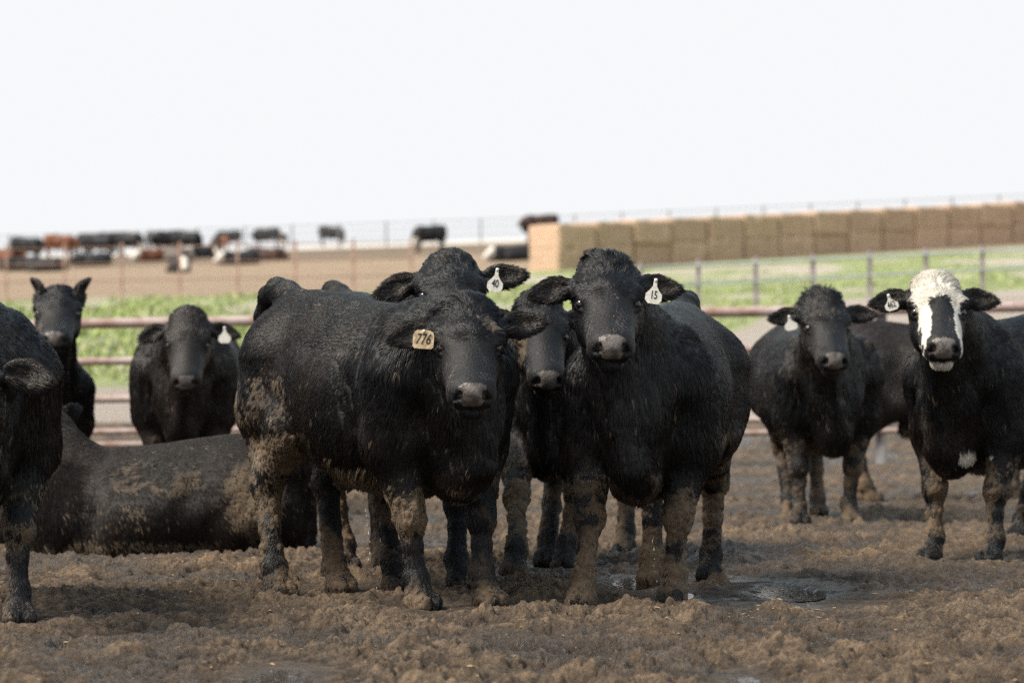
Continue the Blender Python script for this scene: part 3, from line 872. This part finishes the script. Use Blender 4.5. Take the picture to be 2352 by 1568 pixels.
def slope_fence(name, label, xs, y_of, hts, pmat, rmat, ph, pr, rr, group=None):
    x0 = xs[0]; o = empty(name, (0, 0, 0), label, 'fence', group)
    P = [np.array((x, y_of(x), float(land(x, y_of(x))))) for x in xs]
    for ht in hts: tube('rail', [p + (0, -.06, ht) for p in P], rr, rmat, o, 8)
    for p in P: tube('post', [p - (0, 0, .3), p + (0, 0, ph)], pr, pmat, o, 8)
    return o

slope_fence('pipe_fence', 'pale bluish pipe fence with dark posts climbing the grass below the bales', np.arange(2.6, 16, 1.18), lambda x: 60 + .15 * x,
            (.62, 1.0), M_POSTD, M_BLUE, 1.12, .046, .026)
slope_fence('pipe_fence', 'thin rust red fence around the tan pen of far cattle', np.arange(-27.5, -1.5, 1.55), lambda x: 80 + 0 * x,
            (.50, .95, 1.38), M_RUSTD, M_RUSTD, 1.5, .034, .016)
slope_fence('pipe_fence', 'thin grey rail fence along the crest behind the far cattle', np.arange(-44, 62, 3.0), lambda x: 190 + 0 * x,
            (.60, 1.05, 1.5), M_STEEL, M_STEEL, 1.6, .055, .022)

# ------------------------------------------------------------------ straw bales
mb, n, l, b = new_mat('straw_bale')
tc = n.new('ShaderNodeTexCoord'); mp = n.new('ShaderNodeMapping'); mp.inputs['Scale'].default_value = (3, 3, 14)
nz = n.new('ShaderNodeTexNoise'); nz.inputs['Scale'].default_value = 3; nz.inputs['Detail'].default_value = 8; nz.inputs['Roughness'].default_value = .75
cr = n.new('ShaderNodeValToRGB'); cr.color_ramp.elements[0].color = (.43, .285, .19, 1); cr.color_ramp.elements[1].color = (.66, .475, .34, 1)
cr.color_ramp.elements[0].position = .3; cr.color_ramp.elements[1].position = .7
oi = n.new('ShaderNodeObjectInfo'); hv = n.new('ShaderNodeHueSaturation')
mr = n.new('ShaderNodeMapRange'); mr.inputs[3].default_value = .93; mr.inputs[4].default_value = 1.06
l.new(oi.outputs['Random'], mr.inputs[0]); l.new(mr.outputs[0], hv.inputs['Value'])
l.new(tc.outputs['Object'], mp.inputs[0]); l.new(mp.outputs[0], nz.inputs['Vector']); l.new(nz.outputs[0], cr.inputs[0])
l.new(cr.outputs[0], hv.inputs['Color']); l.new(hv.outputs[0], b.inputs['Base Color']); b.inputs['Roughness'].default_value = .9
bp = n.new('ShaderNodeBump'); bp.inputs['Strength'].default_value = .8; bp.inputs['Distance'].default_value = .08
l.new(nz.outputs[0], bp.inputs['Height']); l.new(bp.outputs[0], b.inputs['Normal'])

def bale_mesh(sx, sy, sz, seed):
    """a big square bale: soft edges, twine grooves, ragged faces; base at z = 0, front face on the -y side"""
    nx, ny, nz_ = 15, 9, 9
    V = []; F = []; idx = {}
    def vid(p):
        k = tuple(round(c, 5) for c in p)
        if k not in idx: idx[k] = len(V); V.append(p)
        return idx[k]
    def face(o, u, v, nu, nv):
        for a in range(nu):
            for c in range(nv):
                F.append([vid(tuple(o[t] + u[t] * aa / nu + v[t] * bb / nv for t in range(3))) for aa, bb in ((a, c), (a+1, c), (a+1, c+1), (a, c+1))])
    face((-.5, -.5, 0), (1, 0, 0), (0, 0, 1), nx, nz_); face((.5, .5, 0), (-1, 0, 0), (0, 0, 1), nx, nz_)
    face((-.5, .5, 0), (0, -1, 0), (0, 0, 1), ny, nz_); face((.5, -.5, 0), (0, 1, 0), (0, 0, 1), ny, nz_)
    face((-.5, -.5, 1), (1, 0, 0), (0, 1, 0), nx, ny); face((-.5, .5, 0), (1, 0, 0), (0, -1, 0), nx, ny)
    V = np.array(V)
    W = V * np.array((sx, sy, sz))
    c = np.array((0, 0, sz / 2)); hlf = np.array((sx, sy, sz)) / 2 - .035
    D = W - c; core = np.clip(D, -hlf, hlf); W = c + core + nrm(D - core) * np.minimum(np.linalg.norm(D - core, axis=1, keepdims=True), .035)
    nn = nrm(D / (hlf + .035)) ; nv = fbm(W + seed * 7.7, 3.2, 3, seed)[:, None] - .5
    W = W + nn * nv * .11
    gr = np.max([np.exp(-((V[:, 0] * 6 - k) / .10) ** 2) for k in (-2, -1, 0, 1, 2)], 0)[:, None]
    W = W - nn * gr * .02
    me = bpy.data.meshes.new('straw_bale'); me.from_pydata([tuple(p) for p in W], [], F); me.materials.append(mb)
    me.polygons.foreach_set('use_smooth', [True] * len(F))
    return me
BL, BH, BD = 1.66, .90, 2.05
bales = [bale_mesh(BL - .05, BD, BH, k) for k in range(4)]
TH = R(32)
bu = np.array((math.cos(TH), math.sin(TH)))
b0 = land_px(1283, 622); b0 = np.array((b0[0], b0[1]))
for k in range(14):
    for r in range(2):
        o = bpy.data.objects.new('straw_bale', bales[(k * 3 + r) % 4]); COL.objects.link(o)
        c = b0 + bu * (BL * (k + .5)) + np.array((-bu[1], bu[0])) * BD / 2
        zb = float(land(b0[0] + bu[0] * BL * (k + .5), b0[1] + bu[1] * BL * (k + .5)))
        o.location = (c[0] + random.uniform(-.02, .02), c[1] + random.uniform(-.05, .05), zb - .12 + r * (BH - .012) + random.uniform(-.01, .01) * r)
        o.rotation_euler = (0, 0, TH + random.uniform(-.012, .012) + (math.pi if (k + r) % 3 == 0 else 0))
        lab = ('big square straw bale with the sunlit end, on the %s course of the long stack' % ('top' if r else 'bottom')) if k == 0 else \
              ('big square straw bale on the %s course of the long stack above the grass' % ('top' if r else 'bottom'))
        tag(o, lab, 'straw bale', None if k == 0 else ('straw bales on the top course of the stack' if r else 'straw bales on the bottom course of the stack'))

# ------------------------------------------------------------------ grass on the bank
g = np.random.default_rng(5)
nb = 60000
by = 42 + 70 * g.random(nb) ** 1.5; bx = (g.random(nb) * 2 - 1) * (.21 * by)
pn = fbm(np.stack([bx, by * .5, bx * 0], 1), .35, 3, 3)
keep = (by > 42 + np.where(bx > 0, 3.4, .1) * np.clip(bx, -40, 7) + 3 * (pn - .5)) & (by < np.where(bx > 0, 101 + .45 * bx, 83 + .25 * bx)) & (pn < np.where((by > 66) & (bx > -2), .53, .66)) & (fbm(np.stack([bx, by * .6, bx * 0], 1), .9, 2, 33) > .36)
bx, by, pn = bx[keep], by[keep], pn[keep]; nb = len(bx)
tall = fbm(np.stack([bx, by, bx * 0], 1), .8, 2, 44)
hgt = (.05 + .10 * sstep(.40, .7, tall)) * np.where(by > 75, .8, 1) * np.where(bx > 1, .65, 1) * (.6 + .8 * g.random(nb)); ang = g.random(nb) * 6.283; wd = .035 + .03 * g.random(nb)
B0 = np.stack([bx, by, land(bx, by) - .03], 1); dx = np.stack([np.cos(ang), np.sin(ang), 0 * ang], 1) * wd[:, None]
tipv = B0 + np.stack([(g.random(nb) - .5) * hgt, (g.random(nb) - .5) * hgt, hgt], 1)
midv = B0 * .45 + tipv * .55 + np.array((0, 0, .02))
V = np.stack([B0 - dx, B0 + dx, midv + dx * .7, tipv, midv - dx * .7], 1).reshape(-1, 3)
q = np.arange(nb)[:, None] * 5
me_F = np.concatenate([q + np.array((0, 1, 2, 4))]); tri = q + np.array((4, 2, 3, 3))
gm = bpy.data.meshes.new('grass')
gm.vertices.add(len(V)); gm.vertices.foreach_set('co', V.astype(np.float32).ravel())
li = np.concatenate([me_F.ravel(), (q + np.array((4, 2, 3))).ravel()]).astype(np.int32)
ls = np.concatenate([np.arange(nb) * 4, nb * 4 + np.arange(nb) * 3]).astype(np.int32)
gm.loops.add(len(li)); gm.loops.foreach_set('vertex_index', li); gm.polygons.add(len(ls)); gm.polygons.foreach_set('loop_start', ls); gm.update(calc_edges=True)
M_GRASS = attr_mat('grass_blades', rough=.7, spec=.2)
gm.materials.append(M_GRASS)
grass = link(bpy.data.objects.new('grass', gm)); tag(grass, 'pale green grass with seed heads on the bank behind the pen', 'grass', kind='stuff')
gc = lerp(np.array((.22, .27, .085)), np.array((.42, .48, .20)), g.random((nb, 1)))
gc = lerp(gc, np.array((.46, .43, .31)), ((g.random(nb) < .18) * 1.0)[:, None])
vcol(grass, 'tint', np.repeat(gc, 5, axis=0))

# ------------------------------------------------------------------ bits of straw and spilt maize on the mud
g = np.random.default_rng(9)
nl = 1500
ly = 8.5 + 9 * g.random(nl) ** 1.4; lx = (g.random(nl) * 2 - 1) * .19 * ly
p = gpx(1790, 1402); lx[:90] = p[0] + .12 * g.standard_normal(90); ly[:90] = p[1] + .10 * g.standard_normal(90) - .05
p = gpx(1400, 1228); lx[90:150] = p[0] + .10 * g.standard_normal(60); ly[90:150] = p[1] + .2 * g.standard_normal(60)
lz = mud_relief(lx, ly)[0] + .002
sz = .0018 + .0045 * g.random(nl) ** 2; ln = np.where(g.random(nl) < .3, 4.0, 1.4)
an = g.random(nl) * 6.283; ux = np.stack([np.cos(an), np.sin(an), .2 * (g.random(nl) - .5)], 1); uy = np.stack([-np.sin(an), np.cos(an), .3 * (g.random(nl) - .5)], 1); uz = np.cross(ux, uy)
c = np.stack([lx, ly, lz], 1)
o8 = [c + ux * (sz * ln * a)[:, None] + uy * (sz * b_)[:, None] + uz * (sz * .6 * d_)[:, None] for a, b_, d_ in ((1, 0, 0), (0, 1, 0), (-1, 0, 0), (0, -1, 0), (0, 0, 1), (0, 0, -1))]
V = np.stack(o8, 1).reshape(-1, 3)
F = (np.arange(nl)[:, None, None] * 6 + np.array(((0, 1, 4), (1, 2, 4), (2, 3, 4), (3, 0, 4), (1, 0, 5), (2, 1, 5), (3, 2, 5), (0, 3, 5)))[None]).reshape(-1, 3)
litter = mesh_np('straw_litter', V, F, attr_mat('litter', rough=.6), smooth=False)
lc = lerp(np.array((.34, .24, .12)), np.array((.46, .25, .07)), g.random((nl, 1))); lc[g.random(nl) < .4] = (.26, .21, .15)
vcol(litter, 'tint', np.repeat(lc, 6, axis=0)); tag(litter, 'yellow straw bits and spilt maize kernels scattered on the mud', 'litter', kind='stuff')

# ------------------------------------------------------------------ ear tags
def tag_plate(cow, body, px, py, d, w, ht, mat, text=None, style='flag', roll=0.0, tsize=.55, tshift=(0, -.16), shear=0.0, yaw=0.0, txs=.62):
    """a plastic ear tag seen at pixel (px, py: its top) at depth d, hanging; part of the animal"""
    if style == 'flag':
        O = [(-.10, 0), (.10, 0), (.12, -.30), (.30, -.48), (.50, -.62), (.50, -.86), (.30, -1), (-.30, -1), (-.50, -.86), (-.50, -.62), (-.30, -.48), (-.12, -.30)]
    else:
        O = [(-.30, 0), (.30, 0), (.46, -.12), (.5, -.30), (.5, -.88), (.40, -1), (-.40, -1), (-.5, -.88), (-.5, -.30), (-.46, -.12)]
    n = len(O); t = .0016
    V = [(x * w, -t, z * ht) for x, z in O] + [(x * w, t, z * ht) for x, z in O]
    F = [tuple(range(n)), tuple(range(2 * n - 1, n - 1, -1))] + [(i, i + n, (i + 1) % n + n, (i + 1) % n) for i in range(n)]
    me = bpy.data.meshes.new('ear_tag'); me.from_pydata(V, [], F); me.materials.append(mat)
    o = link(bpy.data.objects.new('ear_tag', me), body)
    W = Matrix.Translation(Vector(at(px, py, d))) @ Matrix.Rotation(R(yaw), 4, 'Z') @ Matrix.Rotation(R(roll), 4, 'Y')
    B = Matrix.Translation(Vector(cow.pos)) @ Matrix.Rotation(cow.phi - math.pi / 2, 4, 'Z')
    o.matrix_local = B.inverted() @ W
    if text:
        fc = bpy.data.curves.new('number', 'FONT'); fc.body = text; fc.size = ht * tsize; fc.align_x = 'CENTER'; fc.align_y = 'CENTER'; fc.extrude = .0004; fc.shear = shear
        fc.offset = ht * .006
        fo = bpy.data.objects.new('number', fc); fc.materials.append(M_INK)
        me = bpy.data.meshes.new_from_object(fo); bpy.data.objects.remove(fo); me.name = 'number'
        fo = link(bpy.data.objects.new('number', me), o)
        fo.matrix_local = Matrix.Translation((tshift[0] * w, -t - .0008, (tshift[1] - .5) * ht)) @ Matrix.Rotation(R(90), 4, 'X') @ Matrix.Diagonal((txs, 1, 1, 1))
    st = ball('tag_button', (0, -.004, -.06 * ht), (.007, .004, .007), mat, o, 10, 6)
    return o

# ------------------------------------------------------------------ the herd in the pen
HERD = 'black feedlot cattle standing in the muddy pen'
P_ = lambda *a: np.array(a)

# number 15: front and centre
H = Cow((.62, 12.55, -.02), -12, .965, width=.95, poll=at(1393, 606, 11.75), hyaw=2, hpitch=34, hscale=.96, feet=[gpx(1340, 1382), gpx(1546, 1376), gpx(1497, 1332), gpx(1632, 1322)], tail='up', ears=(-4, 4), earback=(5, 15))
bH = build_cow(H, 'black steer facing the camera with white ear tag 15 and a mud-caked belly', HERD, h=.007, hairs=300000, hrad=.0008, seed=11, poll_tuft=.062,
               patches=(((-.05, .28, .60), (.45, .22, .16), 1.0), ((-.45, .2, .55), (.3, .25, .2), .9), ((.68, 0, .47), (.18, .2, .10), .9)))
tag_plate(H, bH, 1507, 640, 11.60, .064, .098, M_TAGW, '15', roll=8, tsize=.46)

# number 776: beside it, its flank towards the camera
E = Cow((-.56, 12.28, -.02), 35, 1.0, poll=at(1075, 702, 11.55), hyaw=4, hpitch=37, hscale=.95, hw=1.11, feet=[gpx(960, 1388), gpx(1112, 1381), gpx(632, 1360), gpx(772, 1350)], tail='up', ears=(-8, 16), earback=(10, 15))
bE = build_cow(E, 'black steer standing side-on with a yellowed square ear tag and flaky forehead', HERD, h=.007, hairs=320000, hrad=.0008, seed=23, poll_tuft=.050,
               patches=(((-.66, -.2, .72), (.20, .22, .24), .72), ((-.3, -.2, .60), (.5, .25, .12), 1.0), ((.1, -.15, .48), (.5, .3, .12), 1.0), ((-.35, -.25, .80), (.3, .2, .2), .45), (tuple(E.hpt((.13, .055, -.02))), (.055, .05, .06), .85), (tuple(E.hpt((.19, .0, -.02))), (.05, .03, .05), .5)))
tag_plate(E, bE, 974, 758, 11.42, .080, .071, M_TAGY, '776', style='square', roll=4, tsize=.80, shear=.25, tshift=(-.02, 0), txs=.68)

# number 40: behind it, only the head and back above the flank
Fc = Cow((-.58, 13.55, -.02), 20, 1.02, poll=at(1035, 592, 12.75), hyaw=3, hpitch=34, hw=1.13, feet=[gpx(905, 1346), gpx(1052, 1340), gpx(790, 1302), None], tail='up', ears=(-14, 14), earback=(8, 8))
bF = build_cow(Fc, 'black steer with white ear tag 40 looking over the back of the side-on steer', HERD, h=.008, hairs=170000, hrad=.0009, seed=37, mud=.9, poll_tuft=.03)
tag_plate(Fc, bF, 1143, 616, 12.58, .066, .100, M_TAGW, '40', roll=9, tsize=.46)

# between the two
G = Cow((.30, 14.75, -.02), -12, .98, poll=at(1240, 688, 13.75), hyaw=8, hpitch=43, hw=1.02, feet=[gpx(1185, 1312), gpx(1300, 1296), gpx(1258, 1290), None], ears=(0, 0), hscale=.95)
build_cow(G, 'black steer with a mud-streaked face peering out between the two front steers', HERD, h=.009, hairs=120000, hrad=.0010, seed=41, mud=1.1,
          patches=((tuple(G.hpt((.22, -.10, -.12))), (.16, .07, .1), .8),))

# white-faced
def bald_face(q, hd, V):
    x, y, z = q.T
    nz = (fbm(V, 22, 3, 77) - .5) * .025
    x2, y2 = x + nz, y + nz * .8
    lo_ = np.interp(x2, [-.1, .0, .06, .12, .17, .20, .24, .30, .36, .41, .43], [-.085, -.095, -.112, -.122, -.112, -.100, -.094, -.090, -.090, -.088, -.086])
    hi_ = np.interp(x2, [-.1, .0, .06, .12, .15, .18, .22, .25, .27, .30, .36, .41, .43], [.085, .095, .110, .116, .112, .098, .088, .078, .100, .116, .114, .105, .092])
    dl_ = np.interp(x2, [.172, .185, .21, .30, .40, .44], [.02, -.030, -.042, -.044, -.052, -.066])
    dr_ = np.interp(x2, [.172, .185, .21, .24, .30, .40, .44], [.02, .036, .050, .062, .058, .062, .074])
    top = (x2 > -.09) & (x2 < .455) & (y2 > lo_) & (y2 < hi_) & (z > -.20)
    top &= ~((x2 > .172) & (y2 > dl_) & (y2 < dr_))
    chin = (z < -.186) & (x > .31)
    w = (top | chin) & hd
    return (w & ~((x > .425) & (z > -.175) & (np.abs(y) < .075))).astype(float) + WCH(V)
def WCH(V):
    a = np.linalg.norm((V - np.array((.66, .15, .53))) / np.array((.14, .10, .055)), axis=1) + (fbm(V, 14, 2, 5) - .5) * .5
    return (a < .8).astype(float) * (V[:, 0] > .55)
L = Cow((2.52, 15.05, -.02), -38, .98, poll=at(2150, 640, 14.2), hyaw=-2, hpitch=32, hw=1.05, feet=[gpx(2143, 1278), gpx(2281, 1285), gpx(2345, 1232), None], ears=(0, 4), earback=(12, 20), width=.95)
bL = build_cow(L, 'black steer with a white face and chin and white tag 462, mud to its knees', HERD, h=.008, hairs=230000, hrad=.0009, seed=53, face=bald_face, mud=.9, poll_tuft=.045)
tag_plate(L, bL, 2040, 676, 14.05, .064, .078, M_TAGW, '462', roll=-18, tsize=.56, txs=.60)

# small one to its left, and the one behind
I = Cow((1.87, 18.55, -.02), 6, .98, poll=at(1893, 686, 17.55), hyaw=6, hpitch=38, hw=1.10, feet=[gpx(1835, 1198), gpx(1951, 1196), gpx(1812, 1182), gpx(1878, 1178)], tail='up', ears=(-2, 8), earback=(6, 12), width=1.1)
bI = build_cow(I, 'black steer with a shaggy brown poll and blank white ear tag', HERD, h=.010, hairs=110000, hrad=.0014, seed=61, flecks=.25, poll_tuft=.075)
tag_plate(I, bI, 1812, 725, 17.3, .075, .085, M_TAGW, None, style='flag', roll=-12)
J = Cow((3.05, 21.2, -.02), 88, 1.0, poll=at(2700, 760, 21), hyaw=80, hpitch=50, feet=[None, None, gpx(1992, 1146), None])
build_cow(J, 'dark brown steer mostly hidden behind the white-faced one', HERD, h=.014, hairs=50000, hrad=.002, seed=67, black=P_(.017, .011, .009), flecks=.1)

# left side of the pen
A = Cow((-2.17, 11.60, -.02), 20, 1.0, poll=at(-88, 800, 10.55), hyaw=-8, hpitch=55, feet=[None, gpx(40, 1420), None, None], ears=(0, -2), earback=(0, 0), width=.80)
build_cow(A, 'black steer cut by the frame edge with one leg and one ear showing', HERD, h=.008, hairs=200000, hrad=.0009, seed=71, flecks=.2, mud=.8)
B = Cow((-3.16, 20.2, -.02), 14, .88, poll=at(135, 664, 19.2), hyaw=4, hpitch=32, hw=1.20, ears=(76, 72), earback=(15, 10), eartwist=78, width=.72, hscale=.98)
build_cow(B, 'slim black steer with its head high and both ears pricked straight up', HERD, h=.010, hairs=90000, hrad=.0014, seed=73, flecks=.2,
          patches=((tuple(B.hpt((.24, -.09, -.10))), (.20, .07, .1), .75),))
C = Cow((-2.12, 19.6, -.02), 2, 1.0, poll=at(432, 722, 18.45), hyaw=2, hpitch=50, ears=(-12, -6), earback=(8, 15), width=1.14)
bC = build_cow(C, 'round black steer with lowered head and a yellow ear tag behind the lying one', HERD, h=.010, hairs=110000, hrad=.0014, seed=79, flecks=.2, black=P_(.013, .0098, .0085))
tag_plate(C, bC, 516, 750, 18.25, .075, .100, M_TAGW, None, roll=0)
D = Cow((-1.86, 15.35, -.03), -98, 1.0, poll=at(88, 925, 15.7), hyaw=-130, hpitch=25, lying=True, ears=(25, 25), tail='down')
build_cow(D, 'black steer lying in the mud with its dirty flank to the camera', 'black cattle resting in the muddy pen', h=.009, hairs=170000, hrad=.0011, seed=83, flecks=.25, black=P_(.0100, .0070, .0058),
          patches=(((-.10, .25, .40), (.30, .3, .11), .85), ((-.60, .2, .30), (.20, .4, .24), .95), ((.15, .3, .20), (.5, .4, .12), .30), ((-.1, .3, .04), (.9, .4, .07), .5)))

M_LIQ, n, l, b = new_mat('clear_liquid')
b.inputs['Base Color'].default_value = (.85, .84, .78, 1); b.inputs['Roughness'].default_value = .05; b.inputs['Transmission Weight'].default_value = .45; b.inputs['IOR'].default_value = 1.33
def stream(x0, y0, x1, y1, d, label):
    g = np.random.default_rng(x0); p0, p1 = at(x0, y0, d), at(x1, y1, d); V = []; F = []
    t = 0.0
    while t < 1:
        ln = g.uniform(.003, .018) * (1.3 - t); c = lerp(p0, p1, t) + g.normal(0, .006, 3) * (.15 + t); c[2] += .03 * t * (1 - t)
        r = g.uniform(.0012, .0032); k = len(V)
        V += [c + np.array(q) for q in ((r, 0, 0), (0, r, 0), (-r, 0, 0), (0, -r, 0), (0, 0, ln), (0, 0, -ln))]
        F += [tuple(k + i for i in f) for f in ((0, 1, 4), (1, 2, 4), (2, 3, 4), (3, 0, 4), (1, 0, 5), (2, 1, 5), (3, 2, 5), (0, 3, 5))]
        t += (ln * 2 + g.uniform(.0, .07) ** 1.0 * (t + .15)) / max(np.linalg.norm(p1 - p0), .01)
    tag(mesh_np('liquid_stream', np.array(V), np.array(F), M_LIQ), label, 'liquid', kind='stuff')
stream(836, 1135, 860, 1375, 12.15, 'thin broken stream of clear drops under the belly of the side-on steer')
stream(868, 1165, 882, 1350, 12.95, 'broken stream of drops falling behind the belly of the side-on steer')
stream(1208, 1105, 1212, 1262, 14.2, 'broken stream of drops under the steer peering out between the front two')
stream(1500, 1235, 1508, 1350, 12.9, 'broken stream of drops between the legs of the steer tagged 15')

# ------------------------------------------------------------------ far cattle on the hillside
FAR = 'far cattle in the tan hillside pen'
RED = P_(.23, .075, .028); ROAN = P_(.16, .125, .105); BRN = P_(.055, .025, .016); BK = P_(.013, .012, .014)
def far_cow(px, py, phi, label, tone=BK, white=False, lying=False, low=False, sc=1.0, seed=1, facing=0, legwhite=False):
    p = land_px(px, py)
    pos = (p[0], p[1], p[2])
    a = R(phi); hd = np.array((math.sin(a), -math.cos(a), 0))
    pl = p + hd * (.80 if low else .84) * sc + np.array((0, 0, (.62 if lying else (.95 if low else 1.36)) * sc))
    sc *= 1.2
    c = Cow(pos, phi, sc, hscale=sc * (1.12 if white else 1.05), poll=pl, hyaw=phi * .7 + facing, hpitch=60 if low else 35, lying=lying)
    fc = (lambda q, hd_, V: (hd_ & (q[:, 2] > -.22)).astype(float)) if white else None
    build_cow(c, label, FAR, name='far_steer', h=.030, hairs=0, black=tone * .85, mud=.25, face=fc, eyes=False, muzzle=False, seed=seed)
far_cow(62, 603, 80, 'far black steer side-on at the far left behind the red fence', seed=1)
far_cow(138, 596, 84, 'far orange-red steer side-on among the black ones', RED, seed=2)
far_cow(196, 592, 30, 'far black steer with a white face turned to the camera beside the orange-red one', white=True, seed=3, low=True)
far_cow(250, 588, -84, 'far black steer side-on, just past the orange-red one', seed=4)
far_cow(300, 590, 60, 'far black steer with a bright white face near the gap in the herd', white=True, seed=5, low=True)
far_cow(386, 586, -70, 'far black steer standing alone past the gap in the herd', seed=6)
far_cow(430, 588, 75, 'far black steer walking away with lowered head past the gap', seed=7, low=True)
far_cow(525, 570, -80, 'far black steer on the crest behind the orange calf', seed=8, sc=1.12)
far_cow(516, 577, 8, 'far orange calf facing the camera on the crest', RED * 1.25, seed=9, sc=.72)
far_cow(612, 569, -86, 'far long black steer on the crest with its square rump to the open', seed=10, sc=1.18)
far_cow(650, 573, 5, 'far white-faced calf in front of the long black steer', BRN, white=True, seed=11, sc=.75, low=True)
far_cow(762, 566, 84, 'far black steer alone on the crest with its head down', seed=12, low=True, sc=1.12)
far_cow(985, 580, -70, 'far black steer with a white face standing behind number forty', white=True, seed=13, low=True)
far_cow(1172, 600, -80, 'far black white-faced steer lying next to the bale stack', white=True, lying=True, seed=14)
far_cow(1240, 557, -82, 'far red-brown steer on the crest behind the end of the bale stack', BRN, seed=15, sc=1.14)
far_cow(408, 598, 60, 'far grey roan steer lying among the black ones', ROAN, lying=True, seed=16)
far_cow(412, 626, 20, 'far dark steer with a white face lying lowest on the tan slope', white=True, lying=True, seed=17)
far_cow(348, 600, -60, 'far red steer with a white face lying beside the roan one', RED * .8, white=True, lying=True, seed=18)
far_cow(210, 612, -84, 'far black steer lying right behind the third fence post', lying=True, seed=19)
far_cow(104, 624, 82, 'far black steer lying low on the slope behind the second fence post', lying=True, seed=20)
far_cow(50, 622, -80, 'far black steer lying low on the slope near the first fence post', lying=True, seed=21)
far_cow(22, 600, 80, 'far orange-red steer lying at the far left of the herd', RED, lying=True, seed=22)
far_cow(548, 608, -84, 'far black steer with a white face lying on the open tan slope', white=True, lying=True, seed=23)
far_cow(612, 600, 84, 'far dark red steer lying flat on the open tan slope', BRN * 1.4, lying=True, seed=24)

far_cow(172, 580, 20, 'far dark brown steer seen over the back of the orange-red one', BRN * .6, seed=27)
far_cow(232, 596, 70, 'far dark steer in front of the black row with its head low', seed=28, low=True)
far_cow(366, 582, 80, 'far black steer at the far edge of the gap in the herd', seed=30)
far_cow(466, 592, -60, 'far black steer with a white face lying past the roan one', white=True, lying=True, seed=31)
far_cow(496, 596, 10, 'far white-faced calf standing below the crest', BRN, white=True, seed=32, sc=.8, low=True)
